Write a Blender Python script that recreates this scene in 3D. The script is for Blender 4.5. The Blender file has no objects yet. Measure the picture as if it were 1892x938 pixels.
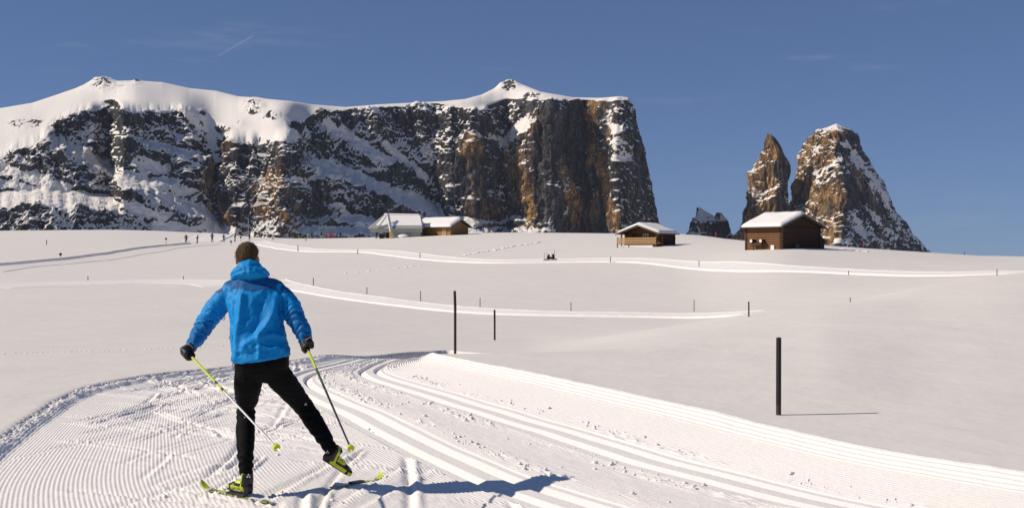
import bpy, bmesh, math, random
import numpy as np
from mathutils import Vector, Matrix

# ------------------------------------------------------------------ camera, sky, sun, exposure
sc = bpy.context.scene
F = 2000.0 / 1892.0            # focal length in picture widths
CAMH = 1.63
cam = bpy.data.cameras.new('camera')
cam.sensor_width = 36.0
cam.lens = 36.0 * F
cam.clip_start = 0.1
cam.clip_end = 60000.0
camo = bpy.data.objects.new('camera', cam)
camo.location = (0, 0, CAMH)
camo.rotation_euler = (math.radians(90), 0, 0)
sc.collection.objects.link(camo)
sc.camera = camo

SUN_EL, SUN_AZ = math.radians(37.0), math.radians(6.0)   # from the left, a little behind the camera
to_sun = Vector((-math.cos(SUN_EL) * math.cos(SUN_AZ), -math.cos(SUN_EL) * math.sin(SUN_AZ), math.sin(SUN_EL)))
world = bpy.data.worlds.new('World')
sc.world = world
world.use_nodes = True
wn, wl = world.node_tree.nodes, world.node_tree.links
wn.clear()
wout = wn.new('ShaderNodeOutputWorld')
wbg = wn.new('ShaderNodeBackground')
sky = wn.new('ShaderNodeTexSky')
sky.sky_type = 'NISHITA'
sky.sun_disc = False
sky.sun_elevation = SUN_EL
sky.sun_rotation = math.atan2(to_sun.x, to_sun.y)
sky.altitude = 2500
sky.air_density = 0.7
sky.dust_density = 0.0
sky.ozone_density = 2.0
wbg.inputs['Strength'].default_value = 0.08
# thin high cirrus, carried by the sky itself
wtc = wn.new('ShaderNodeTexCoord')
wmap = wn.new('ShaderNodeMapping')
wmap.inputs['Rotation'].default_value = (0, math.radians(14), 0)
wmap.inputs['Scale'].default_value = (3.2, 3.2, 22.0)
wno = wn.new('ShaderNodeTexNoise')
wno.inputs['Scale'].default_value = 1.6
wno.inputs['Detail'].default_value = 6.0
wno.inputs['Roughness'].default_value = 0.6
wramp = wn.new('ShaderNodeValToRGB')
wramp.color_ramp.elements[0].position = 0.58
wramp.color_ramp.elements[0].color = (0, 0, 0, 1)
wramp.color_ramp.elements[1].position = 0.85
wramp.color_ramp.elements[1].color = (0.34, 0.34, 0.34, 1)
wmix = wn.new('ShaderNodeMixRGB')
wmix.blend_type = 'MIX'
wmix.inputs['Color2'].default_value = (4.5, 5.2, 6.2, 1)
wgam = wn.new('ShaderNodeGamma')              # the even, compressed sky of the photograph
wgam.inputs['Gamma'].default_value = 0.5
whsv = wn.new('ShaderNodeMixRGB')
whsv.blend_type = 'MULTIPLY'
whsv.inputs['Fac'].default_value = 1.0
whsv.inputs['Color2'].default_value = (1.02, 1.39, 2.12, 1)
wl.new(wtc.outputs['Generated'], wmap.inputs['Vector'])
wl.new(wmap.outputs['Vector'], wno.inputs['Vector'])
wl.new(wno.outputs['Fac'], wramp.inputs['Fac'])
wl.new(wramp.outputs['Color'], wmix.inputs['Fac'])
wl.new(sky.outputs['Color'], wgam.inputs['Color'])
wl.new(wgam.outputs['Color'], whsv.inputs['Color1'])
wl.new(whsv.outputs['Color'], wmix.inputs['Color1'])
wl.new(wmix.outputs['Color'], wbg.inputs['Color'])
wl.new(wbg.outputs['Background'], wout.inputs['Surface'])

sun = bpy.data.lights.new('sun', 'SUN')
sun.energy = 4.45
sun.angle = math.radians(0.53)
sun.color = (1.0, 0.89, 0.755)
suno = bpy.data.objects.new('sun', sun)
suno.rotation_euler = to_sun.to_track_quat('Z', 'Y').to_euler()
sc.collection.objects.link(suno)

sc.view_settings.view_transform = 'Standard'
sc.view_settings.look = 'None'
sc.view_settings.gamma = 1.0
sc.view_settings.use_curve_mapping = False
sc.view_settings.exposure = 0.0
sc.cycles.max_bounces = 6
sc.cycles.diffuse_bounces = 3

# ------------------------------------------------------------------ helpers
rng = np.random.default_rng(7)
random.seed(7)
COL = sc.collection

_perm = np.random.default_rng(3).permutation(256)
_perm = np.concatenate([_perm, _perm, _perm]).astype(np.int64)
_g = np.random.default_rng(4).normal(size=(256, 3))
_g /= np.linalg.norm(_g, axis=1)[:, None]

def noise3(x, y, z):
    x, y, z = np.broadcast_arrays(np.asarray(x, float), np.asarray(y, float), np.asarray(z, float))
    xi, yi, zi = np.floor(x).astype(np.int64), np.floor(y).astype(np.int64), np.floor(z).astype(np.int64)
    xf, yf, zf = x - xi, y - yi, z - zi
    xi, yi, zi = xi & 255, yi & 255, zi & 255
    s = lambda t: t * t * t * (t * (t * 6 - 15) + 10)
    u, v, w = s(xf), s(yf), s(zf)
    r = 0
    for i in (0, 1):
        for j in (0, 1):
            for k in (0, 1):
                g = _g[_perm[_perm[_perm[xi + i] + yi + j] + zi + k]]
                d = g[..., 0] * (xf - i) + g[..., 1] * (yf - j) + g[..., 2] * (zf - k)
                r = r + d * (u if i else 1 - u) * (v if j else 1 - v) * (w if k else 1 - w)
    return r * 1.5

def fbm(x, y, z, octs=4, gain=0.5, ridged=False):
    a, t, n = 1.0, 0.0, 0.0
    for o in range(octs):
        k = 2.0 ** o
        v = noise3(x * k + 17.3 * o, y * k + 5.1 * o, z * k + 9.7 * o)
        if ridged:
            v = 1.0 - 2.0 * np.abs(v) * 1.6
        t = t + a * v
        n += a
        a *= gain
    return t / n

def sstep(a, b, x):
    t = np.clip((np.asarray(x, float) - a) / (b - a), 0, 1)
    return t * t * (3 - 2 * t)

def pchip(xk, yk, x):
    xk, yk, x = np.asarray(xk, float), np.asarray(yk, float), np.asarray(x, float)
    h = np.diff(xk)
    dl = np.diff(yk) / h
    d = np.zeros_like(yk)
    for i in range(1, len(xk) - 1):
        if dl[i - 1] * dl[i] > 0:
            w1, w2 = 2 * h[i] + h[i - 1], h[i] + 2 * h[i - 1]
            d[i] = (w1 + w2) / (w1 / dl[i - 1] + w2 / dl[i])
    d[0], d[-1] = dl[0], dl[-1]
    i = np.clip(np.searchsorted(xk, x) - 1, 0, len(xk) - 2)
    t = np.clip((x - xk[i]) / h[i], 0, 1)
    return ((1 + 2 * t) * (1 - t) ** 2 * yk[i] + t * (1 - t) ** 2 * h[i] * d[i]
            + t * t * (3 - 2 * t) * yk[i + 1] + t * t * (t - 1) * h[i] * d[i + 1])

def mesh_np(name, V, Q, smooth=True):
    """one mesh from numpy vertices and quads (or tris)"""
    V = np.asarray(V, np.float32).reshape(-1, 3)
    Q = np.asarray(Q, np.int32)
    m = bpy.data.meshes.new(name)
    m.vertices.add(len(V))
    m.vertices.foreach_set('co', V.ravel())
    n = Q.shape[1]
    m.loops.add(Q.size)
    m.loops.foreach_set('vertex_index', Q.ravel())
    m.polygons.add(len(Q))
    m.polygons.foreach_set('loop_start', np.arange(len(Q), dtype=np.int32) * n)
    try:
        m.polygons.foreach_set('loop_total', np.full(len(Q), n, np.int32))
    except Exception:
        pass
    m.update(calc_edges=True)
    m.validate()
    if smooth:
        m.polygons.foreach_set('use_smooth', np.ones(len(m.polygons), bool))
    return m

def grid_quads(nr, nc, wrap=False):
    i = np.arange(nr - 1)[:, None] * nc
    if wrap:
        j = np.arange(nc)[None, :]
        jn = (j + 1) % nc
    else:
        j = np.arange(nc - 1)[None, :]
        jn = j + 1
    q = np.stack([i + j, i + jn, i + nc + jn, i + nc + j], -1)
    return q.reshape(-1, 4)

def link(name, me, mat=None, parent=None, label=None, cat=None, group=None, kind=None):
    o = bpy.data.objects.new(name, me)
    COL.objects.link(o)
    if mat is not None and me is not None:
        me.materials.clear()
        for mm in (mat if isinstance(mat, (list, tuple)) else [mat]):
            me.materials.append(mm)
    if parent is not None:
        o.parent = parent
    tag(o, label, cat, group, kind)
    return o

def tag(o, label=None, cat=None, group=None, kind=None):
    if label: o['label'] = label
    if cat: o['category'] = cat
    if group: o['group'] = group
    if kind: o['kind'] = kind
    return o

def empty(name, loc, rz=0.0, label=None, cat=None, group=None):
    o = bpy.data.objects.new(name, None)
    o.location = loc
    o.rotation_euler = (0, 0, rz)
    o.empty_display_size = 0.2
    COL.objects.link(o)
    return tag(o, label, cat, group)

class MB:
    """collects simple solids into one mesh"""
    def __init__(s):
        s.v, s.f = [], []
    def add(s, v, f):
        n = len(s.v)
        s.v += [tuple(p) for p in v]
        s.f += [tuple(n + i for i in q) for q in f]
        return s
    def box(s, c, d, rot=None):
        x, y, z = d[0] / 2, d[1] / 2, d[2] / 2
        v = [Vector(p) for p in ((-x,-y,-z),(x,-y,-z),(x,y,-z),(-x,y,-z),(-x,-y,z),(x,-y,z),(x,y,z),(-x,y,z))]
        if rot is not None:
            v = [rot @ p for p in v]
        v = [p + Vector(c) for p in v]
        return s.add(v, [(0,3,2,1),(4,5,6,7),(0,1,5,4),(1,2,6,5),(2,3,7,6),(3,0,4,7)])
    def tube(s, pts, rad, n=8, caps=True):
        pts = [Vector(p) for p in pts]
        if not isinstance(rad, (list, tuple)): rad = [rad] * len(pts)
        base = len(s.v)
        up = Vector((0.13, 0.21, 1)).normalized()
        for i, p in enumerate(pts):
            t = (pts[min(i + 1, len(pts) - 1)] - pts[max(i - 1, 0)]).normalized()
            a = t.cross(up)
            if a.length < 1e-3: a = t.cross(Vector((1, 0, 0)))
            a.normalize()
            b = t.cross(a).normalized()
            for k in range(n):
                an = 2 * math.pi * k / n
                r = rad[i]
                ra, rb = (r if isinstance(r, (tuple, list)) else (r, r))
                s.v.append(tuple(p + a * math.cos(an) * ra + b * math.sin(an) * rb))
        for i in range(len(pts) - 1):
            for k in range(n):
                k2 = (k + 1) % n
                s.f.append((base + i * n + k, base + i * n + k2, base + (i + 1) * n + k2, base + (i + 1) * n + k))
        if caps:
            s.f.append(tuple(base + k for k in range(n))[::-1])
            s.f.append(tuple(base + (len(pts) - 1) * n + k for k in range(n)))
        return s
    def prism(s, poly, vec):
        """poly: list of 3D points (planar), extruded by vec"""
        n = len(poly)
        v = [Vector(p) for p in poly] + [Vector(p) + Vector(vec) for p in poly]
        f = [tuple(range(n))[::-1], tuple(range(n, 2 * n))]
        for k in range(n):
            k2 = (k + 1) % n
            f.append((k, k2, n + k2, n + k))
        return s.add(v, f)
    def ball(s, c, r, n=12, m=8, rot=None):
        rx, ry, rz = (r, r, r) if not isinstance(r, (tuple, list)) else r
        v = [Vector((0, 0, -rz))]
        for i in range(1, m):
            a = -math.pi / 2 + math.pi * i / m
            for k in range(n):
                b = 2 * math.pi * k / n
                v.append(Vector((rx * math.cos(a) * math.cos(b), ry * math.cos(a) * math.sin(b), rz * math.sin(a))))
        v.append(Vector((0, 0, rz)))
        f = []
        for k in range(n):
            f.append((0, 1 + (k + 1) % n, 1 + k))
            e = 1 + (m - 2) * n
            f.append((e + k, e + (k + 1) % n, len(v) - 1))
        for i in range(m - 2):
            for k in range(n):
                k2 = (k + 1) % n
                f.append((1 + i * n + k, 1 + i * n + k2, 1 + (i + 1) * n + k2, 1 + (i + 1) * n + k))
        if rot is not None: v = [rot @ p for p in v]
        return s.add([p + Vector(c) for p in v], f)
    def mesh(s, name, smooth=False, bevel=0.0):
        m = bpy.data.meshes.new(name)
        m.from_pydata(s.v, [], s.f)
        m.update()
        bm = bmesh.new(); bm.from_mesh(m)
        bmesh.ops.recalc_face_normals(bm, faces=bm.faces[:])
        if bevel > 0:
            bmesh.ops.bevel(bm, geom=bm.edges[:], offset=bevel, segments=1, affect='EDGES', profile=0.5)
        bm.to_mesh(m); bm.free()
        if smooth:
            m.polygons.foreach_set('use_smooth', np.ones(len(m.polygons), bool))
        return m
    def build(s, name, mat, parent=None, smooth=False, bevel=0.0, **kw):
        return link(name, s.mesh(name, smooth, bevel), mat, parent, **kw)

# ------------------------------------------------------------------ materials
def material(name):
    m = bpy.data.materials.new(name)
    m.use_nodes = True
    nt = m.node_tree
    b = nt.nodes['Principled BSDF']
    return m, nt, b

def nd(nt, typ, **kw):
    n = nt.nodes.new(typ)
    for k, v in kw.items():
        if k.startswith('i_'):
            n.inputs[k[2:].replace('_', ' ')].default_value = v
        else:
            setattr(n, k, v)
    return n

def plain(name, col, rough=0.6, var=0.25, scale=8.0, bump=0.1, metal=0.0, spec=0.4, stretch=(1, 1, 1)):
    """a base colour broken up by noise, with a fine relief"""
    m, nt, b = material(name)
    L = nt.links
    tc = nd(nt, 'ShaderNodeTexCoord')
    mp = nd(nt, 'ShaderNodeMapping'); mp.inputs['Scale'].default_value = stretch
    no = nd(nt, 'ShaderNodeTexNoise', i_Scale=scale, i_Detail=5.0, i_Roughness=0.6)
    mx = nd(nt, 'ShaderNodeMixRGB')
    mx.inputs['Color1'].default_value = tuple(c * (1 - var) for c in col) + (1,)
    mx.inputs['Color2'].default_value = tuple(min(1, c * (1 + var)) for c in col) + (1,)
    bp = nd(nt, 'ShaderNodeBump', i_Strength=bump, i_Distance=0.02)
    L.new(tc.outputs['Object'], mp.inputs['Vector']); L.new(mp.outputs['Vector'], no.inputs['Vector'])
    L.new(no.outputs['Fac'], mx.inputs['Fac']); L.new(mx.outputs['Color'], b.inputs['Base Color'])
    L.new(no.outputs['Fac'], bp.inputs['Height']); L.new(bp.outputs['Normal'], b.inputs['Normal'])
    b.inputs['Roughness'].default_value = rough
    b.inputs['Metallic'].default_value = metal
    b.inputs['Specular IOR Level'].default_value = spec
    return m

def snow_mat(name, col, scales, dist, var=0.03):
    """scales: noise sizes for the relief, dist: its depth in metres"""
    m, nt, b = material(name)
    L = nt.links
    geo = nd(nt, 'ShaderNodeNewGeometry')
    n1 = nd(nt, 'ShaderNodeTexNoise', i_Scale=scales[0], i_Detail=5.0, i_Roughness=0.55)
    n2 = nd(nt, 'ShaderNodeTexNoise', i_Scale=scales[1], i_Detail=3.0, i_Roughness=0.6)
    L.new(geo.outputs['Position'], n1.inputs['Vector']); L.new(geo.outputs['Position'], n2.inputs['Vector'])
    b1 = nd(nt, 'ShaderNodeBump', i_Strength=1.0, i_Distance=dist[0])
    b2 = nd(nt, 'ShaderNodeBump', i_Strength=1.0, i_Distance=dist[1])
    L.new(n1.outputs['Fac'], b1.inputs['Height']); L.new(n2.outputs['Fac'], b2.inputs['Height'])
    L.new(b1.outputs['Normal'], b2.inputs['Normal']); L.new(b2.outputs['Normal'], b.inputs['Normal'])
    mx = nd(nt, 'ShaderNodeMixRGB')
    mx.inputs['Color1'].default_value = tuple(c * (1 - var) for c in col) + (1,)
    mx.inputs['Color2'].default_value = tuple(c * (1 + var) for c in col) + (1,)
    L.new(n1.outputs['Fac'], mx.inputs['Fac']); L.new(mx.outputs['Color'], b.inputs['Base Color'])
    b.inputs['Roughness'].default_value = 0.75
    b.inputs['Specular IOR Level'].default_value = 0.15
    return m

M = {}
M['field'] = snow_mat('field_snow', (0.75, 0.71, 0.66), (0.35, 14.0), (0.10, 0.0022))
M['piste'] = snow_mat('groomed_snow', (0.87, 0.83, 0.79), (16.0, 90.0), (0.006, 0.0025))
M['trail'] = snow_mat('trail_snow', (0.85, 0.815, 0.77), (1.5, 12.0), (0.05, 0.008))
M['crumb'] = snow_mat('crumb_snow', (0.86, 0.82, 0.78), (40.0, 120.0), (0.006, 0.002))
M['roofsnow'] = snow_mat('roof_snow', (0.84, 0.81, 0.785), (0.6, 5.0), (0.06, 0.012))

def rock_mat():
    m, nt, b = material('mountain_rock_and_snow')
    L = nt.links
    geo = nd(nt, 'ShaderNodeNewGeometry')
    at = nd(nt, 'ShaderNodeAttribute', attribute_name='snow')
    aw = nd(nt, 'ShaderNodeAttribute', attribute_name='warm')
    # rock: grey limestone with warm streaked walls, warmest where sunlight is painted in
    mp = nd(nt, 'ShaderNodeMapping'); mp.inputs['Scale'].default_value = (0.045, 0.045, 0.008)
    L.new(geo.outputs['Position'], mp.inputs['Vector'])
    st = nd(nt, 'ShaderNodeTexNoise', i_Scale=1.0, i_Detail=7.0, i_Roughness=0.65)
    L.new(mp.outputs['Vector'], st.inputs['Vector'])
    r1 = nd(nt, 'ShaderNodeValToRGB')
    e = r1.color_ramp.elements
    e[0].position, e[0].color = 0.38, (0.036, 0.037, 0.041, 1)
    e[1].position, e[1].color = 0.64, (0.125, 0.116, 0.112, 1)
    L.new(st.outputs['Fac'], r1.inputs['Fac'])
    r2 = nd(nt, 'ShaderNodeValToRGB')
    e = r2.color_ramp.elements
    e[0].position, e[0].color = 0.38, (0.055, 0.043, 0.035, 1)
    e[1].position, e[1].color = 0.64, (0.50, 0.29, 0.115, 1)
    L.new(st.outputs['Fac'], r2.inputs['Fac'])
    mr = nd(nt, 'ShaderNodeMixRGB')
    # dark joints and water stains breaking the walls
    mpc = nd(nt, 'ShaderNodeMapping'); mpc.inputs['Scale'].default_value = (0.085, 0.085, 0.034)
    L.new(geo.outputs['Position'], mpc.inputs['Vector'])
    ck = nd(nt, 'ShaderNodeTexNoise', i_Scale=1.0, i_Detail=5.0, i_Roughness=0.7)
    L.new(mpc.outputs['Vector'], ck.inputs['Vector'])
    ckr = nd(nt, 'ShaderNodeMapRange'); ckr.inputs['From Min'].default_value = 0.36; ckr.inputs['From Max'].default_value = 0.60
    ckr.inputs['To Min'].default_value = 0.30; ckr.inputs['To Max'].default_value = 1.25
    L.new(ck.outputs['Fac'], ckr.inputs['Value'])
    mc = nd(nt, 'ShaderNodeVectorMath', operation='SCALE')
    L.new(aw.outputs['Fac'], mr.inputs['Fac']); L.new(r1.outputs['Color'], mr.inputs['Color1']); L.new(r2.outputs['Color'], mr.inputs['Color2'])
    # snow mask with a finer edge
    mp2 = nd(nt, 'ShaderNodeMapping'); mp2.inputs['Scale'].default_value = (0.07, 0.07, 0.16)
    L.new(geo.outputs['Position'], mp2.inputs['Vector'])
    sn = nd(nt, 'ShaderNodeTexNoise', i_Scale=1.0, i_Detail=6.0, i_Roughness=0.7)
    L.new(mp2.outputs['Vector'], sn.inputs['Vector'])
    ad = nd(nt, 'ShaderNodeMath', operation='MULTIPLY_ADD'); ad.inputs[1].default_value = 1.5; 
    L.new(sn.outputs['Fac'], ad.inputs[0])
    sb = nd(nt, 'ShaderNodeMath', operation='SUBTRACT'); sb.inputs[1].default_value = 0.75
    L.new(at.outputs['Fac'], ad.inputs[2]); L.new(ad.outputs[0], sb.inputs[0])
    mk = nd(nt, 'ShaderNodeMapRange', interpolation_type='SMOOTHSTEP')
    mk.inputs['From Min'].default_value = 0.42; mk.inputs['From Max'].default_value = 0.58
    L.new(sb.outputs[0], mk.inputs['Value'])
    mx = nd(nt, 'ShaderNodeMixRGB'); mx.inputs['Color2'].default_value = (0.77, 0.735, 0.69, 1)
    L.new(mk.outputs['Result'], mx.inputs['Fac']); L.new(mr.outputs['Color'], mc.inputs[0]); L.new(ckr.outputs['Result'], mc.inputs['Scale']); L.new(mc.outputs['Vector'], mx.inputs['Color1'])
    L.new(mx.outputs['Color'], b.inputs['Base Color'])
    # relief: rough on rock, soft on snow
    mp3 = nd(nt, 'ShaderNodeMapping'); mp3.inputs['Scale'].default_value = (0.09, 0.09, 0.05)
    L.new(geo.outputs['Position'], mp3.inputs['Vector'])
    rn = nd(nt, 'ShaderNodeTexNoise', i_Scale=1.0, i_Detail=6.0, i_Roughness=0.65)
    L.new(mp3.outputs['Vector'], rn.inputs['Vector'])
    inv = nd(nt, 'ShaderNodeMapRange'); inv.inputs['To Min'].default_value = 1.0; inv.inputs['To Max'].default_value = 0.12
    L.new(mk.outputs['Result'], inv.inputs['Value'])
    bp = nd(nt, 'ShaderNodeBump', i_Distance=13.0)
    L.new(inv.outputs['Result'], bp.inputs['Strength'])
    L.new(rn.outputs['Fac'], bp.inputs['Height']); L.new(bp.outputs['Normal'], b.inputs['Normal'])
    b.inputs['Roughness'].default_value = 0.9
    b.inputs['Specular IOR Level'].default_value = 0.1
    return m
M['rock'] = rock_mat()
# ------------------------------------------------------------------ the lie of the land
# heights (m) along lines of sight; distances in metres. Hollow in the middle, ridge behind, swell on the right.
_far = [(450, 1.0), (700, -20), (1500, -70), (4000, -115), (60000, -115)]
_prof = {
 -300: [(0,0),(14,0),(18,-.1),(20,-.3),(25,-.55),(30,-.8),(40,-1.15),(50,-1.35),(60,-1.45),(75,-1.45),(90,-1.3),(110,-.95),(130,-.4),(150,.3),(175,1.2),(200,2.2),(230,3.5),(260,4.9),(300,6.8),(340,8.0)],
  200: [(0,0),(14,0),(18,-.1),(20,-.3),(25,-.55),(30,-.8),(40,-1.15),(50,-1.35),(60,-1.45),(75,-1.45),(90,-1.3),(110,-.9),(130,-.3),(150,.4),(175,1.4),(200,2.5),(230,3.85),(260,5.4),(300,7.7),(340,9.1)],
  400: [(0,0),(14,0),(18,-.08),(20,-.28),(25,-.55),(30,-.8),(40,-1.2),(50,-1.4),(60,-1.5),(75,-1.5),(90,-1.3),(110,-.85),(130,-.2),(150,.55),(175,1.6),(200,2.6),(230,3.7),(260,4.8),(300,6.9),(340,7.9)],
  570: [(0,0),(14,0),(18,-.06),(20,-.26),(25,-.55),(30,-.85),(40,-1.3),(50,-1.55),(60,-1.6),(75,-1.55),(90,-1.25),(110,-.7),(130,0.05),(150,.9),(175,2.0),(200,3.0),(230,4.05),(260,5.0),(290,5.75),(340,4.6)],
  950: [(0,0),(14,0),(17.5,0),(20,-.22),(25,-.6),(30,-.95),(40,-1.5),(50,-1.8),(60,-1.8),(75,-1.5),(90,-.95),(110,-.1),(130,.85),(150,2.0),(175,3.4),(200,4.6),(230,5.8),(260,6.7),(300,6.6),(340,5.0)],
 1250: [(0,0),(11,0),(16,.02),(20,.0),(25,-.12),(30,-.35),(40,-1.05),(50,-1.65),(60,-1.75),(75,-1.4),(90,-.75),(110,.3),(130,1.9),(140,2.5),(160,3.5),(180,4.4),(220,5.7),(260,6.0),(300,5.0),(340,3.5)],
 1460: [(0,0),(11,0),(14,.06),(18,.12),(22,.17),(28,.2),(40,-.5),(60,-1.25),(75,-.6),(90,.2),(105,1.2),(120,2.15),(135,2.8),(150,3.3),(175,3.2),(220,2.0),(280,0.0),(340,-3)],
 1540: [(0,0),(11,0),(14,.08),(18,.16),(22,.24),(28,.3),(40,-.3),(60,-1.0),(75,-.4),(90,.3),(105,1.1),(120,1.95),(135,2.45),(150,2.75),(175,2.3),(220,1.0),(280,-2.0),(340,-5)],
 1717: [(0,0),(11,.0),(16,.08),(22,.28),(28,.46),(34,.6),(45,-.0),(60,-.45),(75,-.1),(85,.2),(100,.7),(120,1.4),(150,1.8),(180,1.5),(220,0),(280,-3.0),(340,-6)],
 1892: [(0,0),(11,.0),(16,.10),(22,.36),(30,.74),(38,.95),(50,.6),(60,.3),(75,.25),(90,.5),(110,.85),(130,1.15),(140,1.2),(160,.8),(200,-.5),(280,-4.0),(340,-7)],
 2300: [(0,0),(11,.0),(16,.12),(22,.4),(30,.9),(38,1.1),(50,.9),(60,.6),(75,.4),(90,.5),(110,.8),(130,1.1),(140,1.1),(160,.8),(200,-.5),(280,-4.0),(340,-7)],
}
_lY = np.linspace(math.log(3.0), math.log(60003.0), 900)
_cols = sorted(_prof)
_tab = np.array([pchip(np.log(np.array([k[0] for k in _prof[c] + _far]) + 3.0), [k[1] for k in _prof[c] + _far], _lY) for c in _cols])
_u = np.linspace(-300, 2300, 261)
_T = np.array([pchip(_cols, _tab[:, j], _u) for j in range(len(_lY))]).T       # (u, Y)
for _ in range(3):                                                              # soften across
    _T[1:-1] = 0.25 * _T[:-2] + 0.5 * _T[1:-1] + 0.25 * _T[2:]

def land(x, y):
    """height of the snow before grooming"""
    x, y = np.asarray(x, float), np.asarray(y, float)
    r = np.hypot(x, y)
    a = np.arctan2(x, y)
    ac = np.clip(a, math.atan((-300 - 946) / 2000), math.atan((2300 - 946) / 2000))
    Y = r * np.cos(ac)
    u = 946 + 2000 * np.tan(ac)
    fu = np.clip((u + 300) / 10, 0, 259.999)
    fy = np.clip((np.log(Y + 3.0) - _lY[0]) / (_lY[1] - _lY[0]), 0, 898.999)
    i, j = fu.astype(int), fy.astype(int)
    s, t = fu - i, fy - j
    z = (_T[i, j] * (1 - s) * (1 - t) + _T[i + 1, j] * s * (1 - t) + _T[i, j + 1] * (1 - s) * t + _T[i + 1, j + 1] * s * t)
    w = sstep(15, 60, Y) * (1 - sstep(500, 900, Y))
    z = z + w * 0.10 * noise3(x / 14.0, y / 9.0, 0.3) + 0.012 * noise3(x / 1.7, y / 1.1, 4.2) * (1 - w)
    return z

def hit(px, py):
    """where the line of sight through a photograph point meets the snow"""
    Y = np.exp(np.linspace(math.log(4.0), math.log(420.0), 6000))
    x = (px - 946) / 2000 * Y
    zr = CAMH + (469 - py) / 2000 * Y
    d = zr - land(x, Y)
    k = np.where(d <= 0)[0]
    k = k[0] if len(k) else int(np.argmin(d))
    return Vector((x[k], Y[k], float(land(x[k], Y[k]))))

# ------------------------------------------------------------------ the groomed piste: four guide lines lofted into one sheet
E0 = [(.3,-.5),(-1.1,2.2),(-2.75,5.0),(-4.05,7.7),(-4.66,9.85),(-4.95,11.2),(-5.2,12.4),(-5.25,13.6),(-4.9,14.8),(-4.15,16.0),(-3.3,17.6),(-2.75,19.9),(-2.05,23),(-.5,26.5),(2.5,29)]
LL = [(4.6,2.6),(2.9,4.2),(1.15,6.3),(0.0,8.0),(-.95,9.95),(-1.65,11.6),(-2.3,13.0),(-2.78,14.2),(-2.97,15.2),(-2.88,16.2),(-2.62,17.5),(-2.3,19.3),(-1.7,21.8),(-.2,25),(2.6,27.5)]
RR = [(5.7,4.0),(4.0,5.5),(2.4,7.1),(1.3,8.7),(.35,10.55),(-.45,12.15),(-1.2,13.65),(-1.8,14.9),(-2.1,15.9),(-2.1,16.7),(-2.0,17.6),(-1.8,18.9),(-1.35,20.9),(.1,23.6),(2.7,26)]
E1 = [(6.7,5.4),(5.2,6.8),(3.85,7.95),(2.9,9.2),(2.05,11.15),(1.1,13.1),(.35,14.65),(-.4,16.05),(-.9,17.0),(-1.2,17.6),(-1.3,18.1),(-1.2,18.75),(-.8,19.9),(.5,22),(2.9,24.3)]
NK = len(E0)
def spline(P, s):
    """Catmull-Rom through stations"""
    P = np.array(P, float)
    P = np.vstack([2 * P[0] - P[1], P, 2 * P[-1] - P[-2]])
    i = np.clip(np.floor(s).astype(int), 0, NK - 2)
    t = (s - i)[:, None]
    a, b, c, d = P[i], P[i + 1], P[i + 2], P[i + 3]
    return 0.5 * (2 * b + (c - a) * t + (2 * a - 5 * b + 4 * c - d) * t ** 2 + (3 * b - a - 3 * c + d) * t ** 3)

def dip(s):
    return 0.10 * sstep(10.8, 11.8, s) + 0.22 * sstep(11.5, 12.5, s)

s_rows = np.concatenate([np.linspace(0, 2, 40)[:-1], np.linspace(2, 11, 360)[:-1], np.linspace(11, 12.5, 30)])
cE0, cL, cR, cE1 = (spline(P, s_rows) for P in (E0, LL, RR, E1))
NR1, NR2, NR3, PER = 118, 40, 28, 6
# cross coordinate q: 0..1 between E0 and L, 1..2 between L and R, 2..3 between R and E1
q = np.concatenate([np.linspace(0, 1, NR1 * PER)[:-1], np.linspace(1, 2, NR2 * PER)[:-1], np.linspace(2, 3, NR3 * 8)])
ns, nq = len(s_rows), len(q)
Q_ = q[None, :]
def lerp3(a, b, c, d):
    w = Q_[..., None]
    k0 = np.clip(w, 0, 1); k1 = np.clip(w - 1, 0, 1); k2 = np.clip(w - 2, 0, 1)
    return a[:, None] + (b - a)[:, None] * k0 + (c - b)[:, None] * k1 + (d - c)[:, None] * k2
PXY = lerp3(cE0, cL, cR, cE1)
w01 = np.linalg.norm(cL - cE0, axis=1)[:, None]; w12 = np.linalg.norm(cR - cL, axis=1)[:, None]; w23 = np.linalg.norm(cE1 - cR, axis=1)[:, None]
# true crossing distances to each guide line (m)
tE0 = np.minimum(Q_, 1) * w01 + np.clip(Q_ - 1, 0, 1) * w12 + np.clip(Q_ - 2, 0, 1) * w23
tL = tE0 - w01
tR = tL - w12
tE1 = tR - w23                       # negative inside
X, Yv = PXY[..., 0], PXY[..., 1]
Z = land(X, Yv) - 0.075 - dip(s_rows)[:, None]
# corduroy
ph = np.where(Q_ < 1, Q_ * NR1, np.where(Q_ < 2, (Q_ - 1) * NR2, (Q_ - 2) * NR3))
plate = np.maximum(1 - sstep(.27, .31, np.abs(tL)), 1 - sstep(.27, .31, np.abs(tR)))
scuff = fbm(X / 1.3, Yv / 1.3, 0.7, 3)
band = sstep(1.3, 2.4, tE0) * (1 - sstep(-.75, -.45, tL))            # where skiers skate
mid = sstep(.35, .6, tL) * (1 - sstep(-.6, -.35, tR))
amp = 0.0021 * (1 - 0.85 * band * sstep(-.35, .15, scuff)) * (1 - 0.55 * mid) * (1 - plate)
amp = amp * np.where(Q_ > 2, 2.2, 1.0) * np.clip(np.where(Q_ < 1, w01 / 4.3, 1.0), 0.3, 1.05)
Z = Z + amp * np.cos(2 * math.pi * ph)
# classic tracks: steep left wall, long lit right wall
def groove(t):
    return -0.046 * np.where(t < -.052, 0, np.where(t < -.03, (t + .052) / .022, np.where(t < -.012, 1, np.where(t < .085, 1 - (t + .012) / .097, 0))))
for tt in (tL, tR):
    for off in (-.14, .13):
        Z = Z + groove(tt - off)
Z = Z - 0.012 * plate
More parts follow.
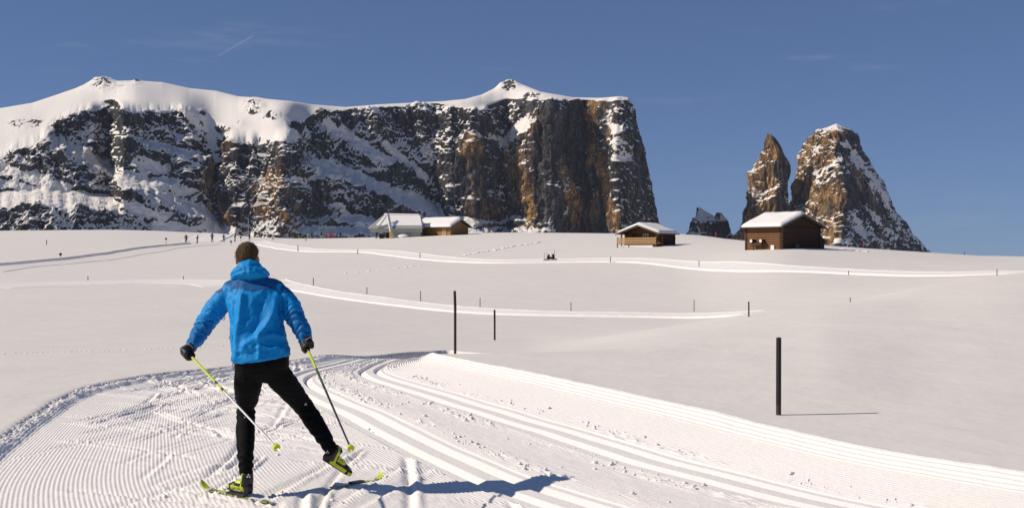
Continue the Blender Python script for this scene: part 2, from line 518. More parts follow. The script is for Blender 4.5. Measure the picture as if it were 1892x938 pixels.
# roughness between the lanes
rough = fbm(X / .22, Yv / .22, 1.7, 3)
Z = Z + 0.007 * rough * (mid + 0.8 * band) * (1 - plate) + 0.0022 * fbm(X / .06, Yv / .06, 3.1, 2) * (1 - plate)
strip = np.maximum.reduce([np.exp(-((np.abs(tL - .45)) / .10) ** 2), np.exp(-((np.abs(tR + .42)) / .12) ** 2), np.exp(-((np.abs(tR - .42)) / .10) ** 2)])
lump = np.clip(fbm(X / .09, Yv / .09, 8.1, 3) + .05, 0, 1)
Z = Z + 0.05 * strip * lump * sstep(-.25, .2, fbm(X / .8, Yv / .8, 2.2, 2))
# skating marks
mrk = np.random.default_rng(21)
for k in range(150):
    si = mrk.uniform(2.3, 9.5)
    qi = mrk.uniform(.26, .90)
    side = mrk.choice([-1, 1])
    i0 = int(np.argmin(np.abs(s_rows - si)))
    c = cE0[i0] + (cL[i0] - cE0[i0]) * qi
    i1 = min(i0 + 12, ns - 1)
    d = cL[i1] - cL[i0]; d = d / np.linalg.norm(d)
    ang = side * math.radians(mrk.uniform(18, 48))
    d = np.array([d[0] * math.cos(ang) - d[1] * math.sin(ang), d[0] * math.sin(ang) + d[1] * math.cos(ang)])
    n = np.array([-d[1], d[0]])
    ln = mrk.uniform(.5, 1.5)
    bend = mrk.uniform(-.12, .12)
    R_ = slice(max(0, i0 - 70), i0 + 70)
    rel0, rel1 = X[R_] - c[0], Yv[R_] - c[1]
    a = rel0 * d[0] + rel1 * d[1]
    t = rel0 * n[0] + rel1 * n[1] - bend * (a / ln) ** 2
    win = (1 - sstep(.75, 1.0, np.abs(a) / ln)) * (np.abs(t) < .16) * (1 - plate[R_])
    dep, wd = mrk.uniform(.009, .027), mrk.uniform(.016, .034)
    t = t * side
    prof = -dep * np.exp(-(t / wd) ** 2) + dep * .8 * np.exp(-((t - 2.0 * wd) / (wd * .8)) ** 2) * (1 + .8 * rough[R_])
    Z[R_] += win * prof
# right bank: a smooth slope facing the piste; left bank: a rough cut edge
Z = Z + 0.085 * sstep(-.36, -.02, tE1) + 0.012 * np.exp(-((tE1 + .03) / .08) ** 2)
rc = q > 2.5
Z[:, rc] += 0.006 * fbm(X[:, rc] / .12, Yv[:, rc] / .5, 6.6, 2) * sstep(-.5, -.2, tE1[:, rc])
lc = q < .35
lb = np.exp(-((tE0[:, lc] - .10) / .13) ** 2)
Z[:, lc] += 0.062 * (1 - sstep(.10, .24, tE0[:, lc])) * (.75 + .5 * fbm(X[:, lc] / .35, Yv[:, lc] / .35, 5.5, 2)) + 0.024 * lb * fbm(X[:, lc] / .08, Yv[:, lc] / .08, 9.3, 3)
Z[:, 0] -= .18; Z[:, -1] -= .10
Z[0] -= .2; Z[-1] -= .2
link('piste', mesh_np('piste', np.stack([X, Yv, Z], -1), grid_quads(ns, nq)), M['piste'], kind='structure', label='groomed cross country piste with corduroy and two pairs of classic tracks')

def piste_z(x, y):
    d = (X - x) ** 2 + (Yv - y) ** 2
    return float(Z.ravel()[np.argmin(d)])

# ------------------------------------------------------------------ ground: one sheet, finest in front, out past the horizon
def poly_dist(P, poly):
    """distance of points to a polyline and the inside test of the closed outline"""
    best = np.full(len(P), 1e9)
    for a, b in zip(poly[:-1], poly[1:]):
        ab = b - a
        t = np.clip(((P - a) @ ab) / (ab @ ab + 1e-12), 0, 1)
        best = np.minimum(best, np.linalg.norm(P - a - t[:, None] * ab, axis=1))
    ins = np.zeros(len(P), bool)
    x, y = P[:, 0], P[:, 1]
    q2 = np.vstack([poly, poly[:1]])
    for a, b in zip(q2[:-1], q2[1:]):
        c = (a[1] > y) != (b[1] > y)
        with np.errstate(divide='ignore', invalid='ignore'):
            xi = (b[0] - a[0]) * (y - a[1]) / (b[1] - a[1]) + a[0]
        ins ^= c & (x < xi)
    return best, ins

ang = np.radians(np.concatenate([np.linspace(-180, -40, 36)[:-1], np.linspace(-40, 40, 440), np.linspace(40, 180, 36)[1:-1]]))
rad = np.concatenate([[0.05, .5, 1.2, 2.2], np.exp(np.linspace(math.log(3.2), math.log(6), 20))[:-1], np.exp(np.linspace(math.log(6), math.log(24), 340))[:-1], np.exp(np.linspace(math.log(24), math.log(480), 200)), np.exp(np.linspace(math.log(520), math.log(12000), 30))])
gx = rad[:, None] * np.sin(ang)[None]; gy = rad[:, None] * np.cos(ang)[None]
gz = land(gx, gy)
near = (rad < 33)
P = np.stack([gx[near].ravel(), gy[near].ravel()], -1)
outline = np.vstack([cE0[::6], cE0[-1:], cE1[::-1][::6], cE1[:1]])
bd, ins = np.full(len(P), 9.0), np.zeros(len(P), bool)
box = (P[:, 0] > outline[:, 0].min()) & (P[:, 0] < outline[:, 0].max()) & (P[:, 1] > outline[:, 1].min()) & (P[:, 1] < outline[:, 1].max())
bd[box], ins[box] = poly_dist(P[box], outline)
low = np.where(ins, .01 + .85 * sstep(.04, .2, bd), .01 * 0)
# a soft shoulder beside the banks, and the cut beyond the bend
sh = np.where(ins, 0, .0 * bd)
dz = (-low + sh).reshape(gx[near].shape)
gz[near] += dz
link('snow_field', mesh_np('snow_field', np.stack([gx, gy, gz], -1), grid_quads(len(rad), len(ang), wrap=True)[:, ::-1]), M['field'], kind='structure', label='open snow covered meadow rising to a ridge')

# ------------------------------------------------------------------ far groomed trails: ribbons laid on the meadow
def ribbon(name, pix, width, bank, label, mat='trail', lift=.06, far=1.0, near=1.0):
    P = [hit(*p) if len(p) == 2 else Vector(((p[0] - 946) / 2000 * p[2], p[2], 0)) for p in pix]
    P = np.array([[p.x, p.y] for p in P])
    cum = np.concatenate([[0], np.cumsum(np.linalg.norm(np.diff(P, axis=0), axis=1))])
    n = max(30, int(cum[-1] / 1.0))
    s = np.linspace(0, cum[-1], n)
    C = np.stack([pchip(cum, P[:, 0], s), pchip(cum, P[:, 1], s)], -1)
    for _ in range(8):
        C[1:-1] = .25 * C[:-2] + .5 * C[1:-1] + .25 * C[2:]
    T = np.gradient(C, axis=0); T /= np.linalg.norm(T, axis=1)[:, None]
    N = np.stack([-T[:, 1], T[:, 0]], -1)
    tq = np.concatenate([[-.5, -.47], np.linspace(-.43, .43, 33), [.47, .5]])
    wv = width * (1 + .10 * noise3(s / 11, 0.5, 0.5))
    G = C[:, None] + N[:, None] * (tq[None, :, None] * wv[:, None, None])
    z = land(G[..., 0], G[..., 1])
    ta = np.abs(tq)
    rise = lift + bank * np.where((ta > .40) & (ta < .48), np.where(tq > 0, far, near), 0) + .02 * np.cos(tq * 60) * (ta < .42)
    z = z + rise[None, :] + .03 * fbm(G[..., 0] / .9, G[..., 1] / .9, .3, 2) * (ta > .36)
    z[:, 0] = land(G[:, 0, 0], G[:, 0, 1]) - .15
    z[:, -1] = land(G[:, -1, 0], G[:, -1, 1]) - .15
    z[0] -= .25; z[-1] -= .25
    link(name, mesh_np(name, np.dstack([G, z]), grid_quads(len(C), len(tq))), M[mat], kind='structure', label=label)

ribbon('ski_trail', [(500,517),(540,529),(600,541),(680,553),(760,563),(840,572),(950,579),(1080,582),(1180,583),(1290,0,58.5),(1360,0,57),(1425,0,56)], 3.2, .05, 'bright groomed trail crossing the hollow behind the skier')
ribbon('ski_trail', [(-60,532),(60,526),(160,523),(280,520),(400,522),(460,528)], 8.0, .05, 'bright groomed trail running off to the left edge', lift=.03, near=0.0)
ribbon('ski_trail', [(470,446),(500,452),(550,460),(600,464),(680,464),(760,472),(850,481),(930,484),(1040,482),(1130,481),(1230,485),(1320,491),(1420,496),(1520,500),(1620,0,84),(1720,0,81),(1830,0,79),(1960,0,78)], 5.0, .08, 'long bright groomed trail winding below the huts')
ribbon('ski_trail', [(-60,503),(40,491),(120,484),(200,474),(270,463),(330,455),(380,451)], 8.0, .34, 'grey groomed trail climbing the left slope to the skiers', mat='field', lift=.03, near=.12)
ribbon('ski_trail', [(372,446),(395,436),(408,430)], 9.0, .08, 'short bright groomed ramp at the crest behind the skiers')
# ------------------------------------------------------------------ mountains
def vnormals(V):
    du = np.gradient(V, axis=1); dv = np.gradient(V, axis=0)
    n = np.cross(du, dv)
    n /= np.linalg.norm(n, axis=-1, keepdims=True) + 1e-9
    return n

def rock_object(name, V, snow, warm, label, wrap=False):
    me = mesh_np(name, V, grid_quads(V.shape[0], V.shape[1], wrap))
    for nm, arr in (('snow', snow), ('warm', warm)):
        a = me.attributes.new(nm, 'FLOAT', 'POINT')
        a.data.foreach_set('value', np.ascontiguousarray(arr, np.float32).ravel())
    return link(name, me, M['rock'], kind='structure', label=label)

def K(xs, pairs):
    return np.interp(xs, [p[0] for p in pairs], [p[1] for p in pairs])

def rough_rock(V, amp, fl=1.0, lg=1.0):
    """fluted, ledged rock relief (m) at points V"""
    x, y, z = V[..., 0], V[..., 1], V[..., 2]
    wx = 40 * noise3(x / 210, y / 210, z / 210); wz = 60 * noise3(x / 150 + 7, y / 150, z / 150)
    f = fl * 22 * fbm((x + wx) / 95, y / 95, z / 330, 4, .55, ridged=True)         # vertical ribs
    b = 36 * fbm(x / 170, y / 170, z / 150, 3, .5)
    led = (z + wz + 0.12 * x) / (26.0 + 16 * (noise3(x / 300, y / 300, z / 300) > 0))
    ledge = lg * 4.5 * sstep(-.2, .4, noise3(x / 120, y / 120 + 3, z / 90)) * ((led - np.floor(led)) - .5) * (1 + noise3(x / 90, y / 90, z / 60))  # stepped strata
    c = 11 * fbm(x / 34, y / 34, z / 26, 4, .55)
    d = 8.5 * fbm((x + .5 * wx) / 25, y / 25, z / 55, 3, .6, ridged=True) + 1.6 * fbm(x / 12, y / 12, z / 11, 2, .6, ridged=True)
    return amp * (f + b - ledge + c + d)

def strokes(PXv, PYv, lst):
    """strength 0..1 near lines given as ([(px, py), ...], half width)"""
    out = np.zeros(PXv.size)
    if not len(lst): return out.reshape(PXv.shape)
    wx_ = (PXv + 7 * noise3(PXv / 23, PYv / 17, 1.1)).ravel(); wy_ = (PYv + 7 * noise3(PXv / 23, PYv / 17, 5.7)).ravel()
    for pl, w in lst:
        pl = np.array(pl if len(pl) > 1 else pl * 2, float)
        lo, hi = pl.min(0) - 1.3 * w, pl.max(0) + 1.3 * w
        k = np.nonzero((wx_ > lo[0]) & (wx_ < hi[0]) & (wy_ > lo[1]) & (wy_ < hi[1]))[0]
        xx, yy = wx_[k], wy_[k]; best = np.full(len(k), 1e9)
        for a, b in zip(pl[:-1], pl[1:]):
            ab = b - a
            t = np.clip(((xx - a[0]) * ab[0] + (yy - a[1]) * ab[1]) / (ab @ ab + 1e-9), 0, 1)
            best = np.minimum(best, np.hypot(xx - a[0] - t * ab[0], yy - a[1] - t * ab[1]))
        out[k] = np.maximum(out[k], 1 - sstep(.55 * w, 1.25 * w, best))
    out = out.reshape(PXv.shape)
    return out
# where the snow lies in couloirs and on ramps, where the rock stays bare, where it is ochre, with sunlight painted into the brighter flanks
SNOWY = [([(88,256),(130,275),(180,305),(215,325)],9),([(150,290),(260,330),(330,375),(430,428)],12),([(255,300),(300,312)],13),([(560,290),(640,325),(720,355),(810,390)],13),
         ([(600,225),(660,262),(720,300)],11),([(575,300),(605,310)],14),([(710,265),(745,300)],9),([(0,312),(60,330),(120,352)],12),([(0,345),(110,352)],10),([(350,205),(385,250),(405,290)],13),
         ([(885,245),(930,262),(975,228),(985,212)],11),([(290,418),(430,432)],14),([(620,385),(700,432)],12),([(1012,425),(1048,375)],9),([(560,425),(650,432)],10),([(840,405),(930,420)],10),
         ([(1128,205),(1140,250),(1150,290)],8),([(610,300),(560,340),(540,330)],9),([(760,300),(800,345)],10),([(300,340),(345,352)],10),([(230,380),(300,400)],10),([(440,215),(480,240),(540,250)],12)]
BARE = [([(105,238),(160,218),(240,216),(315,225)],12),([(380,320),(420,405)],26),([(520,300),(590,300)],10),([(525,385),(560,420)],26),([(570,350),(600,430)],16),([(850,290),(905,415)],30),([(1000,215),(1012,420)],26),
        ([(1060,205),(1078,420)],24),([(10,288),(60,284)],9),([(200,350),(255,362)],10),([(460,195),(485,205)],10),([(660,330),(720,330)],8),([(180,250),(240,270)],12),([(640,215),(690,230)],10),([(760,210),(840,225)],14),([(700,400),(790,410)],12),([(1105,300),(1110,430)],10)]
OCHRE_SUNLIT = [([(385,335),(410,410)],24),([(505,330),(545,425)],26),([(478,340),(490,400)],14),([(865,260),(905,410)],20),([(945,260),(960,330),(985,430)],16),([(1085,205),(1100,290)],14),([(1115,300),(1135,430)],12),([(1030,300),(1060,420)],12)]

# the long table mountain: columns across, rows up the wall and over the snowy top
px = np.concatenate([np.linspace(-420, -5, 90)[:-1], np.linspace(-5, 1040, 830)[:-1], np.linspace(1040, 1160, 120)[:-1], np.linspace(1160, 1226, 100)])
SKY = [(-420,250),(-200,225),(0,200),(60,190),(105,175),(140,163),(170,151),(190,145),(215,151),(250,149),(300,152),(350,163),(400,168),(440,178),(470,181),(540,187),(575,193),(640,198),(700,193),(760,190),(820,187),(860,183),(890,175),(912,164),(925,155),(940,150),(952,152),(970,158),(1000,170),(1060,180),(1110,181),(1145,178),(1160,180),(1168,188),(1173,210),(1180,240),(1190,275),(1200,320),(1207,360),(1215,400),(1221,425),(1226,440)]
RIM = [(-420,330),(0,292),(40,275),(75,268),(85,252),(100,232),(130,213),(160,205),(210,199),(240,206),(310,207),(335,200),(352,204),(380,236),(400,258),(440,264),(480,268),(520,262),(555,254),(575,214),(600,206),(640,206),(700,199),(760,194),(820,193),(860,200),(900,206),(940,196),(990,186),(1060,186),(1110,186),(1145,184),(1160,186),(1168,194),(1173,216),(1180,247),(1190,283),(1200,328),(1207,368),(1215,407),(1221,430),(1226,444)]
sky_py, rim_py = K(px, SKY), K(px, RIM)
rim_py = np.maximum(rim_py + 5 * noise3(px / 13, .5, .5) + 1.5 * noise3(px / 5, 1.5, .5), sky_py + 3)
base_py = np.full_like(px, 530.0)
# plan of the wall foot: recedes to the right, with buttresses whose flanks face the sun
PLAN = [(-420,2700),(0,2850),(85,2900),(300,3180),(455,3450),(515,3330),(560,3400),(640,3560),(690,3580),(780,3760),(840,3880),(875,3850),(935,4040),(985,3890),(1010,3920),(1082,4160),(1140,3950),(1165,3990),(1226,4300)]
plan = K(px, PLAN)
ker = np.exp(-np.linspace(-2, 2, 9) ** 2); ker /= ker.sum()
plan = np.convolve(np.pad(plan, 4, mode='edge'), ker, 'valid')
setb = K(px, [(-420,330),(0,330),(250,270),(400,270),(560,220),(700,260),(800,190),(900,110),(985,70),(1060,60),(1140,50),(1170,70),(1226,60)])
topd = K(px, [(-420,700),(0,640),(150,520),(300,520),(420,420),(560,230),(640,120),(850,120),(940,260),(1000,170),(1060,110),(1150,90),(1168,30),(1226,14)])
Nc, Nt, Nb = 250, 46, 5
vc = np.linspace(0, 1, Nc)[:, None]; vt = np.linspace(0, 1, Nt + 1)[1:, None]
pyc = base_py + (rim_py - base_py) * vc
yc = plan + setb * vc ** .9
def bench(line, w, th, x0, x1, soft=18):
    """a sloping shelf of width w (m) crossing the wall along line (px, py)"""
    h = K(px, line)[None, :]
    win = (sstep(x0 - soft, x0 + soft, px) * (1 - sstep(x1 - soft, x1 + soft, px)))[None, :]
    h = h + 4 * noise3(px / 17, 3.3, .2)[None, :]
    return w * win * (1 - sstep(-th, th, pyc - h))
yc = yc + bench([(-420,385),(0,372),(60,366),(150,370),(215,378),(240,392)], 330, 16, -420, 218, 10)
yc = yc + bench([(60,250),(85,256),(170,300),(230,335),(320,372),(420,432)], 150, 18, 88, 420)
yc = yc + bench([(430,232),(560,296),(680,342),(800,388),(840,420)], 150, 18, 545, 820)
yc = yc + bench([(575,230),(640,262),(720,300),(800,330)], 45, 12, 590, 770)
yc = yc + bench([(890,250),(930,262),(985,215)], 60, 16, 900, 985, 10)
yc = yc + bench([(470,350),(520,352)], 50, 14, 472, 515, 8)
yc = yc + bench([(250,262),(400,300)], 60, 10, 255, 400)
yc = yc + bench([(200,345),(330,335),(420,345)], 60, 10, 180, 330)
yc = yc + bench([(1130,240),(1160,235)], 25, 10, 1120, 1165, 8)
for h0, w in ((405, 55), (425, 60)):
    yc = yc + bench([(0, h0), (1226, h0 + 2)], w, 9, 560, 1010)
def wide(a, k):
    kk = np.exp(-np.linspace(-2, 2, 2 * k + 1) ** 2); kk /= kk.sum()
    return np.convolve(np.pad(a, k, mode='edge'), kk, 'valid')
bl = sstep(0, .22, vt)
yr = yc[-1] * (1 - bl) + wide(yc[-1], 55) * bl * (px < 1100) + yc[-1] * bl * (px >= 1100)
rim_t = rim_py * (1 - bl) + np.maximum(np.where(px < 1100, wide(rim_py, 35), rim_py), sky_py + 2) * bl
pyt = rim_t + (sky_py - rim_t) * np.sin(vt * math.pi / 2) ** .9
yt = yr + topd * vt
yb = yt[-1] + np.array([60, 160, 300, 420, 500])[:, None]
pyb = sky_py + np.array([3, 25, 90, 180, 300])[:, None]
PY = np.vstack([pyc, pyt, pyb]); YY = np.vstack([yc, yt, yb])
PXg = np.broadcast_to(px, PY.shape)
V = np.stack([(PXg - 946) / 2000 * YY, YY, CAMH + (469 - PY) / 2000 * YY], -1)
n0 = vnormals(V)
cl = np.concatenate([np.ones(Nc), np.linspace(.85, .0, Nt) ** 9, np.zeros(Nb)])[:, None]
cl = cl * np.clip(1 - .75 * sstep(.72, .93, n0[..., 2]), .15, 1)
cl = cl * (1 - .35 * sstep(1163, 1180, PXg))
sS, sB, sO = strokes(PXg, PY, SNOWY), strokes(PXg, PY, BARE), strokes(PXg, PY, OCHRE_SUNLIT)
cl = cl * (1 - .6 * sS)
cl[Nc - 14:Nc] *= np.linspace(1, .55, 14)[:, None]
amp = K(px, [(-420,.9),(400,.95),(560,1.05),(850,1.0),(1000,.95),(1226,.9)])[None, :]
V = V + n0 * (rough_rock(V, 1.0, 1.1, .8) * amp * cl)[..., None]
# rocks breaking the snow of the two summits
bare = np.zeros(PY.shape)
for cx, cy, rx, ry, a in ((185,150,22,9,16),(200,158,40,10,9),(253,150,10,4,8),(940,157,15,11,20),(470,197,17,13,24),(505,214,20,9,13),(412,236,20,6,9),(540,232,14,9,13),(445,228,14,6,8),(372,214,9,14,9),(590,205,12,6,8),(640,206,16,4,6),(985,176,16,6,8),(50,232,40,14,7),(120,232,30,10,6)):
    g = np.exp(-((PXg - cx) / rx) ** 2 - ((PY - cy) / ry) ** 2)
    bare = np.maximum(bare, g)
    V = V + n0 * (a * g * (0.5 + 1.0 * fbm(V[..., 0] / 40, V[..., 1] / 90, V[..., 2] / 26, 3, .55)))[..., None]
n1 = vnormals(V)
nb_ = fbm(V[..., 0] / 60, V[..., 1] / 60, V[..., 2] / 45, 4, .6)
nf = fbm(V[..., 0] / 16, V[..., 1] / 16, V[..., 2] / 9, 3, .6)
left = K(px, [(-420,.16),(300,.14),(430,.06),(560,.14),(700,.15),(820,.08),(920,.04),(1000,-.02),(1110,-.02),(1150,.06),(1226,.10)])[None, :]
big = fbm(V[..., 0] / 190, V[..., 1] / 190, V[..., 2] / 120 + 3.3, 2, .5)
snow = .5 + 2.0 * (n1[..., 2] - .50 + left) + 1.1 * big + .35 * nb_ + .28 * nf + .75 * sS - .55 * sB
snow = np.where(np.arange(PY.shape[0])[:, None] >= Nc + 6, np.maximum(snow, .25 + 1.2 * n1[..., 2]), snow)
snow = snow - 1.9 * bare * sstep(-.2, .15, nb_ + .6 * nf)
wrm = sstep(-.05, .45, .8 * fbm(V[..., 0] / 170, V[..., 1] / 170, V[..., 2] / 150, 3, .5) - .18 + .52 * sO + .5 * K(px, [(-420,-.3),(250,-.3),(360,.0),(460,.1),(500,.25),(560,-.25),(820,-.1),(900,-.15),(935,.1),(950,.4),(985,.35),(1000,-.05),(1070,-.1),(1090,.4),(1130,.4),(1145,-.1),(1170,-.3),(1226,-.4)])[None, :])  # warm peaks on the sunlit buttress flanks paint in their sunlight
rock_object('mountain', V[:, ::1], snow, wrm, 'long snow capped table mountain with dark cliffs')

def spire(name, rows, nrow, nseg, Y0, thick, label, amp=.85, p=1.25, warm_bias=0.0, snow_bias=0.0, seed=0.0, snowy=(), bare=()):
    """rows: (py, left px, ridge px, right px) from the foot to the top"""
    rows = np.array(rows, float)[np.argsort([-r[0] for r in rows])]
    tt = np.linspace(0, 1, nrow) ** .95
    py = rows[0, 0] + (rows[-1, 0] - rows[0, 0]) * tt
    f = lambda k: np.interp(-py, -rows[:, 0], rows[:, k])
    l, c, r = f(1), f(2), f(3)
    wd = np.clip((r - l) / 60, .1, 1)
    l = l + wd * (4 * noise3(py / 26, seed + .3, .5)); r = r + wd * (3 * noise3(py / 30, seed + 8.3, .5))
    c = c + wd * (14 * noise3(py / 45, seed + 2.3, .5))
    a = np.linspace(0, 2 * math.pi, nseg, endpoint=False)
    ca, sa = np.cos(a), np.sin(a)
    sup = (np.abs(ca) ** p + np.abs(sa) ** p) ** (-1 / p)
    ca, sa = ca * sup, sa * sup
    sc_ = Y0 / 2000
    ax = np.where(ca[None, :] > 0, (r - c)[:, None], (c - l)[:, None]) * sc_
    by = ((r - l) * .5 * sc_ * thick)[:, None]
    y = Y0 + by * sa[None]
    x = (((c - 946) * sc_)[:, None] + ax * ca[None]) * y / Y0
    z = np.broadcast_to((CAMH + (469 - py) * sc_)[:, None], x.shape)
    # apparent height held at the silhouette distance
    V = np.stack([x, y, z], -1)
    n = vnormals(V); n = n if n[nrow // 2, 0, 0] > 0 else -n
    fade = np.clip((py - rows[-1, 0]) / 26, .22, 1)[:, None]
    V = V + n * (rough_rock(V + seed, amp, 1.6, 0.1) * (1 - .5 * sstep(.0, .5, n[..., 0])) * fade * np.clip((r - l)[:, None] * sc_ / 150, .15, 1))[..., None]
    n = vnormals(np.concatenate([V[:, -1:], V, V[:, :1]], 1))[:, 1:-1]
    n = n if n[nrow // 2, 0, 0] > 0 else -n
    nb_ = fbm(V[..., 0] / 55, V[..., 1] / 55, V[..., 2] / 40, 4, .6); nf = fbm(V[..., 0] / 14, V[..., 1] / 14, V[..., 2] / 8, 3, .6)
    big = fbm(V[..., 0] / 120, V[..., 1] / 120, V[..., 2] / 90 + 1.3, 2, .5)
    snow = .5 + 1.9 * (n[..., 2] - .47 + snow_bias + 0.05 * np.clip(n[..., 0], 0, 1)) + .9 * big + .4 * nb_ + .3 * nf
    pxv, pyv = V[..., 0] / V[..., 1] * 2000 + 946, 469 - (V[..., 2] - CAMH) / V[..., 1] * 2000
    snow = snow + .75 * strokes(pxv, pyv, snowy) - .5 * strokes(pxv, pyv, bare)
    wrm = sstep(-.2, .3, fbm(V[..., 0] / 120, V[..., 1] / 120, V[..., 2] / 120, 3) + warm_bias - 1.6 * np.clip(n[..., 0], 0, 1))  # ochre fades on faces turned from the sun: shade painted into the colour
    rock_object(name, V, snow, wrm, label, wrap=True)

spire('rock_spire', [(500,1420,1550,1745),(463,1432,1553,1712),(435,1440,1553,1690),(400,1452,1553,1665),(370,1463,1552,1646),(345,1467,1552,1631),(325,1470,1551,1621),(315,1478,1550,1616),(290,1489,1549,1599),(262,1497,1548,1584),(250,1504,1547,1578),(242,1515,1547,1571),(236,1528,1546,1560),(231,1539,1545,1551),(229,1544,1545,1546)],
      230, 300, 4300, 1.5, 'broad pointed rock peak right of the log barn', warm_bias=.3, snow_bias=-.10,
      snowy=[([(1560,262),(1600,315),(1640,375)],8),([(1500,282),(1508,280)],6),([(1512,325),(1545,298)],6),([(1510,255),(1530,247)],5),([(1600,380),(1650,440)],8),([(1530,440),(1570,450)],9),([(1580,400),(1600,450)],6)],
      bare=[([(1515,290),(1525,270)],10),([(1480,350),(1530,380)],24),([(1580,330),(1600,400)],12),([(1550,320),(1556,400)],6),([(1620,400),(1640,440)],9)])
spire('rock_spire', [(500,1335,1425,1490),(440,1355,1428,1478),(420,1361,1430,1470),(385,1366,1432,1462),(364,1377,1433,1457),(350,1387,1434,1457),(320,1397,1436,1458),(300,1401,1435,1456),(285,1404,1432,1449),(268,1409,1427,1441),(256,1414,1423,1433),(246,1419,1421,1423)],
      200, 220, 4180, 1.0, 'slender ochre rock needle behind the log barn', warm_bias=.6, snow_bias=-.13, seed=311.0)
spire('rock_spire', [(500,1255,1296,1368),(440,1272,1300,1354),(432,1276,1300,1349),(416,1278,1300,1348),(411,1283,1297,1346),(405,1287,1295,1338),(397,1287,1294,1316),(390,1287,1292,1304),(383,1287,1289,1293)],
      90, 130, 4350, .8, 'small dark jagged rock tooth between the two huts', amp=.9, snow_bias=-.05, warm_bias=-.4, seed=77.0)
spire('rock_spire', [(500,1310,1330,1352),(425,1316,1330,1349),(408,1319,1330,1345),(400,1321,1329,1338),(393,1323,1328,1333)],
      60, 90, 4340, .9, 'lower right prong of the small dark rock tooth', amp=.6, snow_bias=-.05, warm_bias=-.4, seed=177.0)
# ------------------------------------------------------------------ the skier in the foreground
def PT(px_, py_, Y):
    return Vector(((px_ - 946) / 2000 * Y, Y, CAMH + (469 - py_) / 2000 * Y))

def union(mb, voxel, iters=4, factor=.5):
    """melt overlapping solids into one continuous skin"""
    me = mb.mesh('tmp')
    o = bpy.data.objects.new('tmp', me)
    COL.objects.link(o)
    r = o.modifiers.new('r', 'REMESH'); r.mode = 'VOXEL'; r.voxel_size = voxel
    if iters:
        s = o.modifiers.new('s', 'SMOOTH'); s.factor = factor; s.iterations = iters
    bpy.context.view_layer.update()
    dg = bpy.context.evaluated_depsgraph_get()
    ev = o.evaluated_get(dg)
    m2 = ev.to_mesh()
    nv = len(m2.vertices)
    V = np.empty(nv * 3, np.float32); m2.vertices.foreach_get('co', V)
    m2.calc_loop_triangles() if False else None
    lt = np.empty(len(m2.polygons), np.int32); m2.polygons.foreach_get('loop_total', lt)
    lv = np.empty(len(m2.loops), np.int32); m2.loops.foreach_get('vertex_index', lv)
    ev.to_mesh_clear()
    bpy.data.objects.remove(o); bpy.data.meshes.remove(me)
    assert (lt == 4).all()
    return V.reshape(-1, 3).astype(float), lv.reshape(-1, 4)

def normals_of(V, Qd):
    n = np.cross(V[Qd[:, 2]] - V[Qd[:, 0]], V[Qd[:, 3]] - V[Qd[:, 1]])
    N = np.zeros_like(V)
    for k in range(4):
        np.add.at(N, Qd[:, k], n)
    return N / (np.linalg.norm(N, axis=1)[:, None] + 1e-12)

def piece(name, V, Qd, mask, mat, parent, off=0.0, N=None):
    """the faces in mask as an object of its own"""
    q = Qd[mask]
    if not len(q): return None
    ids, inv = np.unique(q.ravel(), return_inverse=True)
    v = V[ids] + (N[ids] * off if N is not None else 0)
    return link(name, mesh_np(name, v, inv.reshape(-1, 4)), mat, parent)

def loft(mb, rings, n=36, p=2.3):
    """rings: (cx, cy, cz, rx, ry, tilt of z along x)"""
    b = len(mb.v)
    for cx, cy, cz, rx, ry, tl in rings:
        for k in range(n):
            a = 2 * math.pi * k / n
            c, s = math.cos(a), math.sin(a)
            e = (abs(c) ** p + abs(s) ** p) ** (-1 / p)
            mb.v.append((cx + rx * c * e, cy + ry * s * e, cz + tl * rx * c * e))
    for i in range(len(rings) - 1):
        for k in range(n):
            k2 = (k + 1) % n
            mb.f.append((b + i * n + k, b + i * n + k2, b + (i + 1) * n + k2, b + (i + 1) * n + k))
    mb.f.append(tuple(b + k for k in range(n))[::-1])
    mb.f.append(tuple(b + (len(rings) - 1) * n + k for k in range(n)))

def limb(mb, pts, rad, n=18):
    mb.tube(pts, rad, n)
    for p, r in zip(pts, rad):
        mb.ball(p, r * .99, 16, 10)

def fabric(name, col, rough, var, sheen=.3, scale=60):
    m = plain(name, col, rough, var, scale, .12, spec=.35)
    m.node_tree.nodes['Principled BSDF'].inputs['Sheen Weight'].default_value = sheen
    return m
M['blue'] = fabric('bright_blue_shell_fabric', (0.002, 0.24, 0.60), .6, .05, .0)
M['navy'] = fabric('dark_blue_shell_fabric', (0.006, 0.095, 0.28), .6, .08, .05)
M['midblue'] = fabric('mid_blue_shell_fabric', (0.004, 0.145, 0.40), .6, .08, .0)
for k_ in ('blue', 'navy', 'midblue'): M[k_].node_tree.nodes['Principled BSDF'].inputs['Specular IOR Level'].default_value = .2
M['black'] = fabric('black_stretch_fabric', (0.004, 0.004, 0.0045), .8, .2, .0)
M['black'].node_tree.nodes['Principled BSDF'].inputs['Specular IOR Level'].default_value = .12
M['glove'] = fabric('black_glove_leather', (0.012, 0.011, 0.011), .5, .25, .05)
M['skin'] = plain('skin', (0.46, 0.25, 0.17), .5, .08, 30, .05)
M['hair'] = plain('brown_hair', (0.15, 0.085, 0.040), .5, .5, 90, .8, stretch=(1, 1, .3))
M['lime'] = plain('lime_yellow', (0.50, 0.60, 0.02), .4, .12, 40, .05)
M['limed'] = plain('dark_green_lacquer', (0.05, 0.10, 0.02), .35, .2, 40, .05)
M['white'] = plain('white_print', (0.8, 0.8, 0.8), .5, .03, 30, .0)
M['silver'] = plain('silver_tube', (0.62, 0.60, 0.58), .3, .08, 60, .03, metal=.5)
M['dark'] = plain('dark_carbon', (0.03, 0.03, 0.032), .35, .2, 40, .05)
